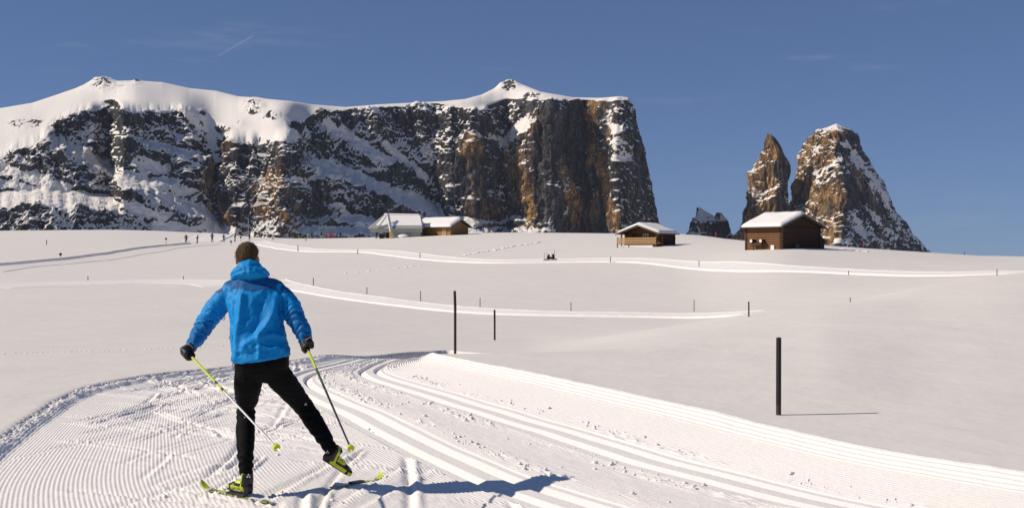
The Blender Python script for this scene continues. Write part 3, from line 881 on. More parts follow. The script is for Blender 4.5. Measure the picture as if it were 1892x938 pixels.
M['boot'] = plain('black_boot_shell', (0.011, 0.011, 0.012), .4, .25, 40, .1)
M['grey'] = plain('grey_webbing', (0.35, 0.34, 0.33), .7, .15, 60, .1)

person = empty('person', PT(470, 893, 7.6), 0, 'skier in blue hooded jacket and black trousers skating away on the piste', 'person')
bpy.context.view_layer.update()
PINV = Vector(person.location)
def kid(o, par=None):
    """parent keeping world placement (only roots carry an offset)"""
    if o is not None and o.parent is person:
        o.location = -PINV
    return o

# jacket
J = MB()
def rg(l, r, py_, Y, ry, tl=0.0):
    k = Y / 2000
    return (((l + r) / 2 - 946) * k, Y, CAMH + (469 - py_) * k, (r - l) / 2 * k, ry, tl)
loft(J, [rg(432,536,664,7.74,.150,.14), rg(430,535,652,7.75,.152,.13), rg(428,530,636,7.77,.148,.08), rg(425,525,612,7.80,.142,.03),
         rg(421,522,585,7.84,.140,0), rg(419,521,562,7.87,.138,0), rg(419,521,545,7.90,.132,0), rg(421,518,532,7.92,.120,0), rg(428,508,522,7.94,.105,0), rg(438,484,512,7.95,.085,0)])
aL = [PT(428,539,7.92), PT(414,553,7.91), PT(397,572,7.88), PT(377,601,7.80), PT(366,621,7.75), PT(356,637,7.71)]
limb(J, aL, [.066, .080, .083, .068, .058, .045])
aR = [PT(510,536,7.92), PT(524,550,7.91), PT(537,569,7.88), PT(549,593,7.82), PT(559,611,7.78), PT(564,627,7.75)]
limb(J, aR, [.066, .078, .080, .067, .059, .046])
limb(J, [PT(470,525,7.92), PT(428,536,7.92)], [.075, .072]); limb(J, [PT(470,525,7.92), PT(509,534,7.92)], [.075, .072])
JV, JQ = union(J, .0075, 5)
N = normals_of(JV, JQ)
k_ = 2000 / JV[:, 1]
jpx, jpy = JV[:, 0] * k_ + 946, 469 - (JV[:, 2] - CAMH) * k_
arm = np.maximum(sstep(421, 410, jpx) if False else 1 - sstep(408, 422, jpx), sstep(519, 530, jpx))
d = .0065 * fbm(JV[:, 0] * 9, JV[:, 1] * 9, JV[:, 2] * 5.0, 3, .55, ridged=True) * (1 - .4 * arm)
# cross folds on the sleeves, strongest at elbow and cuff
for pts, w in ((aL, 1.0), (aR, 1.0)):
    A = np.array([list(p) for p in pts]); seg = np.concatenate([[0], np.cumsum(np.linalg.norm(np.diff(A, axis=0), axis=1))])
    fine = np.linspace(0, seg[-1], 60)
    C = np.stack([np.interp(fine, seg, A[:, i]) for i in range(3)], -1)
    D2 = ((JV[:, None] - C[None]) ** 2).sum(-1)
    ki = D2.argmin(1); al = fine[ki] + .06 * noise3(JV[:, 0] * 13, JV[:, 1] * 13, JV[:, 2] * 13)
    e = np.exp(-((fine[ki] - seg[3]) / .10) ** 2) + np.exp(-((fine[ki] - seg[-1]) / .08) ** 2) + .25
    d += arm * .0045 * e * np.cos(al * 2 * math.pi / .052) * (D2.min(1) < .02)
def crease(pl, a, w):
    global d
    pl = np.array(pl, float); best = np.full(len(JV), 1e9)
    P2 = np.stack([jpx, jpy], -1)
    for p, q2 in zip(pl[:-1], pl[1:]):
        ab = q2 - p; t = np.clip(((P2 - p) @ ab) / (ab @ ab), 0, 1)
        best = np.minimum(best, np.linalg.norm(P2 - p - t[:, None] * ab, axis=1))
    d += 1.7 * a * np.exp(-(best / w) ** 2) * (N[:, 1] < .3) * (1 - arm)
crease([(447,548),(443,590),(436,625),(434,662)], .014, 6)
crease([(432,560),(431,600),(433,650)], -.008, 5)
crease([(512,545),(503,580),(490,606),(472,622),(452,640)], .014, 6)
crease([(482,560),(478,590),(466,612)], -.014, 11)
crease([(465,640),(478,625),(498,618),(525,622)], .008, 5)
crease([(478,628),(479,660)], .007, 4)
crease([(440,650),(470,643),(520,645)], .006, 4)
crease([(426,540),(421,575),(424,600)], -.008, 4)
crease([(517,540),(520,580),(522,600)], -.008, 4)
d -= .012 * np.exp(-((jpy - 655) / 6) ** 2) * (1 - arm) * 0.3
JV = JV + N * d[:, None]
fc = JV[JQ].mean(1); fk = 2000 / fc[:, 1]; fx, fy = fc[:, 0] * fk + 946, 469 - (fc[:, 2] - CAMH) * fk
back = N[JQ].mean(1)[:, 1]
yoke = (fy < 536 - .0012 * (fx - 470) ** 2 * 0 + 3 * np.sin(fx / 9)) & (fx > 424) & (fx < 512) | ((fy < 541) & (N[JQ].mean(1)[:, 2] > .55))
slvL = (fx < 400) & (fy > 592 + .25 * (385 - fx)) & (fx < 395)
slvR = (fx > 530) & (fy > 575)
rest = ~(yoke | slvL | slvR)
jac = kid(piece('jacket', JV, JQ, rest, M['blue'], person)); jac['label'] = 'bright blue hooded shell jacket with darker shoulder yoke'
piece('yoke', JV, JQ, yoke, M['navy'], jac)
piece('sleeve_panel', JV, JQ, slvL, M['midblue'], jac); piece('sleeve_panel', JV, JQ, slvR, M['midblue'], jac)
# hood hanging behind the neck
H = MB()
H.ball(PT(461,504,7.90), (.132, .085, .062), 24, 14)
H.ball(PT(461,496,7.93), (.094, .085, .066), 24, 14)
H.ball(PT(440,509,7.93), (.060, .07, .042), 20, 12); H.ball(PT(484,508,7.93), (.058, .07, .042), 20, 12)
HV, HQ = union(H, .007, 5)
HN = normals_of(HV, HQ)
hk = 2000 / HV[:, 1]; hx, hy = HV[:, 0] * hk + 946, 469 - (HV[:, 2] - CAMH) * hk
hd = .005 * fbm(HV[:, 0] * 16, HV[:, 1] * 16, HV[:, 2] * 16, 3, .5, ridged=True) - .009 * np.exp(-((hy - 497 - .010 * (hx - 461) ** 2) / 3.0) ** 2) + .004 * np.exp(-((hx - 461) / 2.5) ** 2)
HV = HV + HN * hd[:, None]
piece('hood', HV, HQ, np.ones(len(HQ), bool), M['blue'], jac)
# zip pulls and hem toggles
for a, b2 in (((426,617,7.70), (423,626,7.69)), ((431,668,7.66), (429,676,7.66)), ((416,585,7.79), (413,592,7.78))):
    MB().tube([PT(*a), PT(*b2)], .004, 6).build('zip_pull', M['grey'], jac)

# trousers
T = MB()
loft(T, [rg(440,520,690,7.75,.105), rg(434,533,676,7.75,.130), rg(433,534,662,7.75,.130), rg(436,530,645,7.76,.118)], 30)
lLeg = [PT(461,684,7.76), PT(458,712,7.80), PT(456,738,7.86), PT(454.5,762,7.90), PT(453.5,790,7.80), PT(453.5,822,7.70), PT(454,850,7.64), PT(454.5,868,7.62)]
limb(T, lLeg, [.103, .099, .082, .069, .068, .063, .052, .050])
rLeg = [PT(505,682,7.76), PT(522,703,7.80), PT(543,728,7.87), PT(561,750,7.92), PT(578,775,7.88), PT(594,800,7.83), PT(605,818,7.80), PT(611,828,7.79)]
limb(T, rLeg, [.100, .094, .081, .071, .069, .061, .051, .049])
limb(T, [PT(461,680,7.76), PT(503,680,7.76)], [.105, .105])
TV, TQ = union(T, .008, 4)
TN = normals_of(TV, TQ)
tk = 2000 / TV[:, 1]; ty = 469 - (TV[:, 2] - CAMH) * tk
td = .004 * fbm(TV[:, 0] * 9, TV[:, 1] * 9, TV[:, 2] * 22, 3, .5, ridged=True)
td += .006 * np.cos(ty / 2.2 + 3 * noise3(TV[:, 0] * 20, TV[:, 1] * 20, TV[:, 2] * 8)) * (np.exp(-((ty - 850) / 14) ** 2) + .8 * np.exp(-((ty - 764) / 8) ** 2) + .6 * np.exp(-((ty - 810) / 14) ** 2) * (TV[:, 0] > -1.6))
TV = TV + TN * td[:, None]
trous = kid(piece('trousers', TV, TQ, np.ones(len(TQ), bool), M['black'], person)); trous['label'] = 'tight black ski trousers'

def emblem(cx, cy, Y, s, par, out):
    """a small white triangle made of three little triangles"""
    m = MB()
    c = PT(cx, cy, Y); k = Y / 2000 * s
    for ox, oz in ((0, .55), (-.5, -.35), (.5, -.35)):
        a = [c + Vector(((ox - .42) * k, 0, (oz - .36) * k)), c + Vector(((ox + .42) * k, 0, (oz - .36) * k)), c + Vector((ox * k, 0, (oz + .42) * k))]
        m.prism(a, Vector((0, out, 0)))
    m.build('emblem', M['white'], par)

# head, neck, ears, nose; the face looks away up the piste
B = MB()
hc = PT(457.5, 476, 8.02)
B.ball(hc + Vector((0, 0, .012)), (.074, .094, .098), 24, 16)
B.ball(hc + Vector((0, .035, -.062)), (.054, .062, .062), 20, 12)
limb(B, [hc + Vector((0, -.012, -.05)), hc + Vector((0, -.03, -.20))], [.054, .062])
for s in (-1, 1):
    B.ball(hc + Vector((s * .079, -.004, -.022)), (.010, .020, .031), 12, 8)
    B.ball(hc + Vector((s * .03, .082, .0)), (.018, .012, .009), 10, 6)
B.ball(hc + Vector((0, .100, -.022)), (.013, .018, .026), 12, 8)
B.ball(hc + Vector((0, .088, -.060)), (.024, .010, .008), 12, 8)
limb(B, [hc + Vector((0, -.03, -.20)), hc + Vector((0, -.05, -.42))], [.08, .10])
BV, BQ = union(B, .0045, 3)
BN = normals_of(BV, BQ)
kid(piece('body', BV, BQ, np.ones(len(BQ), bool), M['skin'], person))
for s in (-1, 1):
    e = MB().ball(hc + Vector((s * .03, .089, .004)), .011, 12, 8).build('eye', M['dark'], person, smooth=True); kid(e)
r_ = BV - np.array(hc)
hm = ((r_[:, 2] > .015 + .95 * (r_[:, 1] + .02)) & (r_[:, 1] < .055) | (r_[:, 2] > .075)) & (r_[:, 2] > -.10)
hm &= ~((np.abs(r_[:, 0]) > .066) & (r_[:, 2] < .012) & (np.abs(r_[:, 1] + .004) < .028)) & (np.abs(r_[:, 0]) < .078)
hmf = hm[BQ].all(1)
HRV = BV + BN * (.009 + .004 * fbm(BV[:, 0] * 70, BV[:, 1] * 70, BV[:, 2] * 30, 3, .6))[:, None]
hair = kid(piece('hair', HRV, BQ, hmf, M['hair'], person)); hair['label'] = 'short brown hair'
# short strands standing off the shell
ids = np.unique(BQ[hmf])
hr = np.random.default_rng(5)
pick = hr.choice(ids, min(2600, len(ids)), replace=len(ids) < 2600)
p0 = HRV[pick]; nn = BN[pick]
dr = nn * .5 + np.array([0, -.15, -.75]) + hr.normal(size=nn.shape) * .28
dr /= np.linalg.norm(dr, axis=1)[:, None]
sd = np.cross(nn, dr); sd /= np.linalg.norm(sd, axis=1)[:, None] + 1e-9
tipv = p0 + nn * .004 + dr * hr.uniform(.010, .020, (len(p0), 1))
SV = np.stack([p0 - sd * .0016, p0 + sd * .0016, tipv], 1).reshape(-1, 3)
kid(link('hair_strands', mesh_np('hair_strands', SV, np.arange(len(SV)).reshape(-1, 3), False), M['hair'], person, kind='stuff'))

# gloved hands closed round the pole grips
def fist(c, axis, palm, wrist, name='glove'):
    """c: middle of the grip, axis: down the pole, palm: from grip to palm, wrist: end of the sleeve"""
    ax = axis.normalized(); pa = (palm - ax * palm.dot(ax)).normalized(); sd = ax.cross(pa)
    m = MB()
    pc = c + pa * .034
    for k, o in enumerate((-.036, -.013, .010, .032)):
        L_ = (.82, 1.0, .95, .78)[k]
        arc = []
        for t in np.linspace(0, 1, 7):
            a = math.radians(25 + 235 * t * L_)
            arc.append(c + ax * (o + .004 * t) + (pa * math.cos(a) + sd * math.sin(a)) * (.033 - .004 * t))
        limb(m, arc, [.0135, .0135, .0135, .0125, .012, .0115, .0105], 10)
    limb(m, [pc + ax * -.036, pc + ax * -.012, pc + ax * .012, pc + ax * .03], [.019, .021, .021, .018], 12)
    # thumb leaves the side of the palm and closes over the fingers
    limb(m, [pc + ax * -.03 - sd * .012, c - sd * .036 - ax * .030 + pa * .008, c - sd * .034 - ax * .012 - pa * .02, c - sd * .012 - ax * .004 - pa * .036], [.016, .014, .0125, .011], 10)
    limb(m, [pc - ax * .01, wrist + (pc - wrist) * .35, wrist], [.026, .031, .037], 14)
    v, q2 = union(m, .0045, 2)
    nn_ = normals_of(v, q2)
    v = v + nn_ * (.0015 * fbm(v[:, 0] * 60, v[:, 1] * 60, v[:, 2] * 60, 2))[:, None]
    g = kid(piece(name, v, q2, np.ones(len(q2), bool), M['glove'], person)); g['label'] = 'black glove closed round a pole grip'
    # wrist strap
    s = MB()
    w0 = wrist + (pc - wrist) * .45; dw = (pc - wrist).normalized(); u = dw.cross(Vector((0, 1, 0))).normalized(); w_ = dw.cross(u)
    ring = [w0 + (u * math.cos(a) + w_ * math.sin(a)) * .036 + dw * .008 * math.sin(a) for a in np.linspace(0, 2 * math.pi, 17)]
    s.tube(ring, .004, 6, False)
    s.tube([w0 + u * .036, c + pa * .05, c - ax * .05], .0035, 6)
    s.build('strap', M['grey'], g)

gL, tL_ = PT(348, 652, 7.62), PT(515, 830, 6.62)
gR, tR_ = PT(566.5, 640, 7.70), PT(650, 832, 6.62)
fist(gL, tL_ - gL, PT(338, 645, 7.62) - gL, PT(354, 640, 7.70))
fist(gR, tR_ - gR, PT(575, 640, 7.68) - gR, PT(565, 626, 7.745))

def ski_pole(g, t, bands, label):
    ax = (t - g).normalized()
    Ln = (t - g).length
    root = empty('ski_pole', g, 0, label, 'ski pole', 'the skier\'s two poles')
    Z_ = Vector((0, 0, 0))
    at = lambda f: ax * (Ln * f)
    for a, b_, r0, r1, m in bands:
        MB().tube([at(a), at(b_)], [r0, r1], 12).build('shaft', M[m], root, smooth=False)
    MB().tube([ax * -.10, ax * -.085, ax * .055, ax * .07], [.010, .015, .014, .010], 12).build('grip', M['glove'], root)
    bk = MB()
    bk.tube([at(.955), at(.965), at(.985), at(.988)], [.008, .018, .023, .010], 14)
    bk.build('basket', M['lime'], root, smooth=False)
    MB().tube([at(.985), at(1.012)], [.006, .002], 8).build('tip', M['silver'], root)
    return root
ski_pole(gL, tL_, [(.05,.33,.0085,.0083,'lime'),(.33,.355,.0086,.0086,'dark'),(.355,.40,.0083,.0082,'lime'),(.40,.425,.0085,.0085,'dark'),(.425,.445,.0082,.0082,'lime'),(.445,.96,.0078,.0058,'silver')], 'ski pole with silver lower shaft held in the left hand across the leg')
ski_pole(gR, tR_, [(.05,.24,.0085,.0083,'lime'),(.24,.40,.0084,.0082,'limed'),(.40,.44,.0083,.0083,'dark'),(.44,.47,.0080,.0080,'limed'),(.47,.96,.0078,.0058,'dark')], 'ski pole with dark lower shaft held in the right hand')

# boots: local x to the toe, z up
def boot(loc, xdir, up, cuff_to, label):
    x = xdir.normalized(); z = (up - x * up.dot(x)).normalized(); y = z.cross(x)
    Mx = Matrix((x, y, z)).transposed()
    m = MB()
    sole = [(-.075, 0, .012), (0, 0, .012), (.08, 0, .012), (.16, 0, .012), (.205, 0, .018)]
    m.tube(sole, [(.030, .016), (.031, .014), (.036, .014), (.036, .014), (.026, .012)], 14)
    for sx, sz, rx, ry, rz in ((-.05,.045,.044,.034,.05),(0,.06,.055,.036,.055),(.06,.055,.06,.038,.045),(.12,.042,.06,.039,.034),(.165,.034,.045,.034,.026)):
        m.ball((sx, 0, sz), (rx, ry, rz), 16, 10)
    m.tube([(-.03, 0, .06), (-.035, 0, .12), (-.032, 0, .165)], [(.046, .050), (.047, .050), (.046, .050)], 16)
    v, q2 = union(m, .0055, 2)
    v = v * .87
    fcn = v[q2].mean(1) / .87
    fx_, fy_, fz_ = fcn.T
    yel = ((fz_ > .02) & (fz_ < .052) & (fx_ > -.02) & (fx_ < .14) & (np.abs(fy_) > .018)) | ((fx_ > .02) & (fx_ < .10) & (fz_ > .075)) | ((np.abs(fx_ + .005 + .3 * (fz_ - .1)) < .010) & (fz_ > .05)) | ((fx_ > .165) & (fz_ > .02) & (fz_ < .045))
    W = np.array(Mx)
    vw = v @ W.T + np.array(loc)
    b_ = kid(piece('boot', vw, q2, ~yel, M['boot'], person)); b_['label'] = label
    piece('panel', vw, q2, yel, M['lime'], b_)
    # laces cover strap
    return b_
def gnd(px_, py_):
    p = hit(px_, py_); p.z = piste_z(p.x, p.y); return p
lk0, lk1 = gnd(503, 910), gnd(372, 884)
lb_c = gnd(449, 897)
zg = piste_z(lb_c.x, lb_c.y)
ldir = (lk1 - lk0); ldir.z = 0
bL = boot(Vector((PT(452, 880, 7.62).x, 7.62, zg + .026)) - ldir.normalized() * -.0, ldir, Vector((0, 0, 1)), None, 'black and lime ski boot standing flat on its ski')
emblem(459, 878, 7.545, 4.2, bL, -.003)
toe, heel = PT(643, 866, 7.90), PT(607, 843, 7.84)
up_r = (PT(580, 778, 7.88) - PT(611, 828, 7.79)).normalized()
up_b = Vector((.42, -.30, .80))
bR = boot(PT(612, 850, 7.84) - up_b.normalized() * .03, toe - heel, up_b, None, 'black and lime ski boot with lifted heel pushing off')
emblem(605, 834, 7.74, 3.2, bR, -.003)
emblem(565, 746, 7.835, 2.6, trous, -.003); emblem(452, 770, 7.79, 1.8, trous, -.003)

def ski(p0, p1, label, tipcol='skitop'):
    """p0 tail, p1 tip, both on the snow"""
    dv = p1 - p0; Ln = dv.length; x = dv.normalized(); y = Vector((0, 0, 1)).cross(x).normalized(); z = x.cross(y)
    root = empty('ski', (p0 + p1) / 2, 0, label, 'ski', 'the skier\'s two skis')
    o = root.location
    ts = np.linspace(0, 1, 25)
    def part(a, b_, mat, name, lift=0.0, wid=1.0, th=.008):
        m = MB(); n = 14
        b0 = len(m.v)
        for t in np.linspace(a, b_, n):
            up = .055 * max(0, (t - .86) / .14) ** 2 + .004
            w = .024 * wid * (1 - .75 * max(0, (t - .93) / .07) ** 2) * (1 - .3 * max(0, (.04 - t) / .04))
            c = p0 + dv * t + z * (up + lift) - o
            for sy, sz in ((-1, 0), (1, 0), (1, th), (-1, th)):
                m.v.append(tuple(c + y * w * sy + z * sz))
        for i in range(n - 1):
            for k in range(4):
                k2 = (k + 1) % 4
                m.f.append((b0 + i * 4 + k, b0 + i * 4 + k2, b0 + (i + 1) * 4 + k2, b0 + (i + 1) * 4 + k))
        m.f.append((b0, b0 + 1, b0 + 2, b0 + 3)); e = b0 + (n - 1) * 4; m.f.append((e, e + 1, e + 2, e + 3))
        return m.build(name, M[mat], root)
    part(0, .90, tipcol, 'blade')
    part(.90, 1, 'lime', 'tip')
    part(.12, .30, 'white', 'stripe', .0092, .8, .001); part(.62, .74, 'lime', 'stripe', .0092, .8, .001)
    bd = part(.36, .60, 'dark', 'binding', .0095, .9, .012)
    return root
m_, nt_, b_ = material('ski_topsheet')
tc_ = nd(nt_, 'ShaderNodeTexCoord'); vo_ = nd(nt_, 'ShaderNodeTexNoise', i_Scale=18.0, i_Detail=2.0)
rp_ = nd(nt_, 'ShaderNodeValToRGB'); rp_.color_ramp.interpolation = 'CONSTANT'
rp_.color_ramp.elements[0].color = (.26, .31, .06, 1); rp_.color_ramp.elements[1].position = .5; rp_.color_ramp.elements[1].color = (.06, .07, .03, 1)
e_ = rp_.color_ramp.elements.new(.58); e_.color = (.62, .62, .55, 1)
nt_.links.new(tc_.outputs['Object'], vo_.inputs['Vector']); nt_.links.new(vo_.outputs['Fac'], rp_.inputs['Fac']); nt_.links.new(rp_.outputs['Color'], b_.inputs['Base Color'])
b_.inputs['Roughness'].default_value = .35
M['skitop'] = m_
M['skigrey'] = plain('grey_green_ski', (0.22, 0.24, 0.17), .35, .3, 20, .05)
ski(lk0, lk1, 'lime and white ski under the standing boot')
rk0, rk1 = gnd(612, 885), gnd(706, 863)
ski(rk0, rk1, 'grey and lime ski under the pushing boot', 'skigrey')
# ------------------------------------------------------------------ huts on the ridge
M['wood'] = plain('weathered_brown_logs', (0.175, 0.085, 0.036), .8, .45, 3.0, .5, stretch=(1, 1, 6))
M['wooddk'] = plain('dark_and_shaded_logs', (0.062, 0.033, 0.020), .85, .45, 3.0, .5, stretch=(1, 1, 6))  # dark timber; also paints shade into hut walls turned from the sun
M['woodlt'] = plain('honey_coloured_logs', (0.34, 0.185, 0.065), .7, .3, 3.0, .4, stretch=(1, 1, 6))
M['board'] = plain('pale_boards', (0.40, 0.25, 0.11), .7, .3, 4.0, .3)
M['roofwood'] = plain('grey_roof_boards', (0.12, 0.095, 0.075), .8, .4, 4.0, .4)
M['glass'] = plain('window_glass', (0.05, 0.06, 0.07), .1, .1, 3.0, .0, spec=.6)
M['paintw'] = plain('white_paint', (0.75, 0.74, 0.70), .5, .06, 10.0, .05)
M['steelg'] = plain('grey_green_cladding', (0.30, 0.32, 0.30), .5, .12, 2.0, .05)
M['steeld'] = plain('dark_machinery', (0.05, 0.05, 0.055), .5, .4, 2.0, .2)
M['yellow'] = plain('yellow_paint', (0.65, 0.38, 0.02), .5, .1, 10.0, .05)
M['postw'] = plain('brown_marker_wood', (0.055, 0.030, 0.022), .8, .35, 20.0, .3, stretch=(1, 1, .2))
M['postblk'] = plain('blackish_marker_paint', (0.016, 0.012, 0.016), .6, .3, 20.0, .2)
M['red'] = plain('red_cloth', (0.42, 0.02, 0.03), .7, .15, 6.0, .1)
M['green'] = plain('bright_green_cloth', (0.20, 0.42, 0.02), .7, .15, 6.0, .1)
M['greyc'] = plain('grey_cloth', (0.35, 0.33, 0.32), .7, .15, 6.0, .1)
M['darkc'] = plain('dark_cloth', (0.016, 0.015, 0.015), .7, .3, 6.0, .1)
M['bluec'] = plain('dark_blue_cloth', (0.02, 0.03, 0.07), .7, .3, 6.0, .1)

def snow_slab(root, quads, th, name='roof_snow'):
    """rounded snow lying on a ridged roof: quads = list of 4 corner lists (outer eave a, eave b, ridge b, ridge a)"""
    n, m_ = 14, 18
    for qd in quads:
        a, b_, c, d_ = [Vector(p) for p in qd]
        V = np.zeros((n, m_, 3))
        for i in range(n):
            v = i / (n - 1)
            for j in range(m_):
                u = j / (m_ - 1)
                p = a.lerp(b_, u).lerp(d_.lerp(c, u), v)
                eu = min(u, 1 - u) * (b_ - a).length / th; ev = v * (d_ - a).length / th
                h = th * (1 - max(0, 1 - eu) ** 2) ** .5 * (1 - max(0, 1 - ev) ** 2) ** .5
                h *= .85 + .3 * (.5 + .5 * float(noise3(p.x * .8, p.y * .8, 2.2))) + .25 * v
                V[i, j] = (p.x, p.y, p.z + h)
        me = mesh_np(name, V, grid_quads(n, m_))
        bm = bmesh.new(); bm.from_mesh(me)
        r = bmesh.ops.extrude_face_region(bm, geom=[e for e in bm.edges if e.is_boundary])
        for g in r['geom']:
            if isinstance(g, bmesh.types.BMVert): g.co.z -= .03
        bm.to_mesh(me); bm.free()
        link(name, me, M['roofsnow'], root)

def log_hut(name, corner, rot, W, L, hw, hr, d, mats, ov_e, ov_g, label, local0=(0, 0), y_front=0.0, snow=.28):
    """gable front at y = y_front facing -y, ridge along y"""
    r = Matrix.Rotation(rot, 3, 'Z')
    o = Vector(corner) - r @ Vector((local0[0], local0[1], 0))
    root = empty(name, o, rot, label, 'hut')
    n = int(round(hw / d))
    unit = MB().tube([(0, 0, -.5), (0, 0, .5)], .5, 8).mesh('log')
    for mt in set(mats): pass
    cache = {}
    rr = random.Random(len(name) + int(W * 10))
    def log(c, axis, ln, mat):
        if mat not in cache:
            me = unit.copy(); me.materials.clear(); me.materials.append(M[mat]); cache[mat] = me
        b = bpy.data.objects.new('log', cache[mat]); COL.objects.link(b); b.parent = root
        b.location = c
        b.scale = (d * 1.04 * rr.uniform(.95, 1.05), d * 1.04, ln)
        b.rotation_euler = (0, math.pi / 2, 0) if axis == 'x' else (math.pi / 2, 0, 0)
        return b
    for k in range(-2, n):
        z = (k + .5) * d
        e = rr.uniform(.16, .24)
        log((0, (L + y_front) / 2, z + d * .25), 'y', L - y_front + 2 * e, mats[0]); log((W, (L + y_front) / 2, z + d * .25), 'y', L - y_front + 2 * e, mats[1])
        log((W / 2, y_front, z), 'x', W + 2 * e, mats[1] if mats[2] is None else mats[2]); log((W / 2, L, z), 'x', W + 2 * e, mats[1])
    k, z = 0, hw + d * .5
    while z < hr - d * .6:
        half = (W / 2) * (1 - (z - hw) / (hr - hw)) - .05
        if half > .2:
            log((W / 2, y_front, z), 'x', half * 2, mats[1] if mats[2] is None else mats[2]); log((W / 2, L, z), 'x', half * 2, mats[1])
        z += d
    # inside is dark: a liner box keeps light out
    MB().box((W / 2, (L + y_front) / 2, hw / 2 - .2), (W - .1, L - y_front - .1, hw)).build('inner_wall', M['wooddk'], root)
    sl = (hr - hw) / (W / 2)
    t = .10
    quads = []
    for s in (-1, 1):
        x0, x1 = W / 2, W / 2 + s * (W / 2 + ov_e)
        z0, z1 = hr + .12, hw + .12 - sl * ov_e
        y0, y1 = -ov_g, L + ov_g
        m = MB()
        m.prism([(x0, y0, z0), (x1, y0, z1), (x1, y0, z1 + t), (x0, y0, z0 + t)], (0, y1 - y0, 0))
        m.build('roof_side', M['roofwood'], root)
        MB().prism([(x0, y0 - .05, z0 - .06), (x1, y0 - .05, z1 - .06), (x1, y0 - .05, z1 + t + .03), (x0, y0 - .05, z0 + t + .03)], (0, .05, 0)).build('bargeboard', M['roofwood'], root)
        e = .04
        quads.append([(x1 - s * e, y0 + e, z1 + t), (x1 - s * e, y1 - e, z1 + t), (x0 - s * .02, y1 - e, z0 + t), (x0 - s * .02, y0 + e, z0 + t)])
    snow_slab(root, quads, snow)
    MB().tube([(W / 2, -ov_g + .1, hr + .02), (W / 2, L + ov_g - .1, hr + .02)], .10, 8).build('ridge_beam', M[mats[1]], root)
    for s in (0, W):
        MB().tube([(s, -ov_g + .1, hw + .06), (s, L + ov_g - .1, hw + .06)], .09, 8).build('purlin', M[mats[1]], root)
    return root

c = hit(1443, 460.5)
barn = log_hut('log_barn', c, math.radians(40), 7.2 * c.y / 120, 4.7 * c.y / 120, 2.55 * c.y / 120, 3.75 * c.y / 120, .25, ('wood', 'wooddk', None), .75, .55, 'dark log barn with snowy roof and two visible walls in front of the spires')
kB = c.y / 120
m = MB(); m.prism([(7.25 * kB, .05, -.4), (8.35 * kB, .05, -.4), (8.35 * kB, .05, 1.0), (7.25 * kB, .05, 1.5)], (0, 2.0, 0)); m.build('lean_to', M['wooddk'], barn)
MB().prism([(7.45 * kB, -.1, 1.46), (8.65 * kB, -.1, .90), (8.65 * kB, -.1, .97), (7.45 * kB, -.1, 1.53)], (0, 2.4, 0)).build('lean_to_roof', M['roofwood'], barn)
MB().box((2.75 * kB, -.16, .2), (.75, .1, .75)).build('dark_opening', M['steeld'], barn)  # solid dark block painted as the unlit inside of an opening
MB().box((-.2, 1.0, .22), (.06, .45, .5)).build('board', M['paintw'], barn)
for yy, zz in ((2.2, .95), (3.5, .95)):
    MB().tube([(-.75, yy, zz), (.1, yy, zz)], .20, 12).build('log_end', M['wooddk'], barn)
    MB().tube([(-.78, yy, zz), (-.752, yy, zz)], .18, 12).build('log_face', M['paintw'], barn)
MB().box((-.45, 2.85, .62), (.35, 1.4, .30)).build('trough', M['wooddk'], barn)
for yy in (2.35, 3.4):
    MB().box((-.45, yy, .12), (.1, .1, .9)).build('trough_leg', M['wooddk'], barn)

c = hit(1213, 456)
kC = c.y / 140
W, L, hw, hr = 5.2 * kC, 5.0 * kC, 1.75 * kC, 2.65 * kC
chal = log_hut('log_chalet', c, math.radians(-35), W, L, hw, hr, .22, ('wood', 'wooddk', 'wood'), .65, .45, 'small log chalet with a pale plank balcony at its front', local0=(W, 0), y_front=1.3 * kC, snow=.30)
dk = MB().box((W / 2 - .3, .62 * kC, .42), (W + .6, 1.5 * kC, .10)); dk.build('balcony_floor', M['board'], chal)
for k, z in enumerate((.58, .78, .98, 1.18)):
    MB().box((W / 2 - .3, -.16, z), (W + .6, .04, .15)).build('balcony_plank', M['board'], chal)
    MB().box((-.62, .62 * kC, z), (.04, 1.45 * kC, .15)).build('balcony_plank', M['board'], chal)
for x in (-.55, 1.2, W - .05):
    MB().box((x, -.08, .35), (.12, .12, 1.9)).build('balcony_post', M['wood'], chal)
for x in (-.02, W - .05):
    MB().box((x, .1, 1.0), (.14, .14, 2 * hw - 1.9)).build('roof_post', M['wood'], chal)
wf = MB().box((W * .58, 1.3 * kC - .16, 1.35), (.80, .06, .80)).build('window', M['paintw'], chal)
for x in (-.17, .17):
    MB().box((W * .58 + x, 1.3 * kC - .20, 1.35), (.26, .03, .60)).build('pane', M['glass'], wf)
MB().box((W * .25, 1.3 * kC - .16, 1.15), (.75, .06, 1.35)).build('door', M['wooddk'], chal)
MB().box((W / 2, .1, .1), (W * .8, .4, .25)).build('foundation', M['paintw'], chal)

c = hit(832, 434.5)
kD = c.y / 250
W, L = 6.4 * kD, 10.0 * kD
stor = log_hut('log_lodge', c, math.radians(55), W, L, 2.1 * kD, 3.5 * kD, .30, ('woodlt', 'woodlt', None), .9, .9, 'honey coloured log lodge with deep roof snow beside the lift station', snow=.5)
MB().box((-.18, 1.6, 1.0), (.08, 1.2, 2.2)).build('door', M['board'], stor)

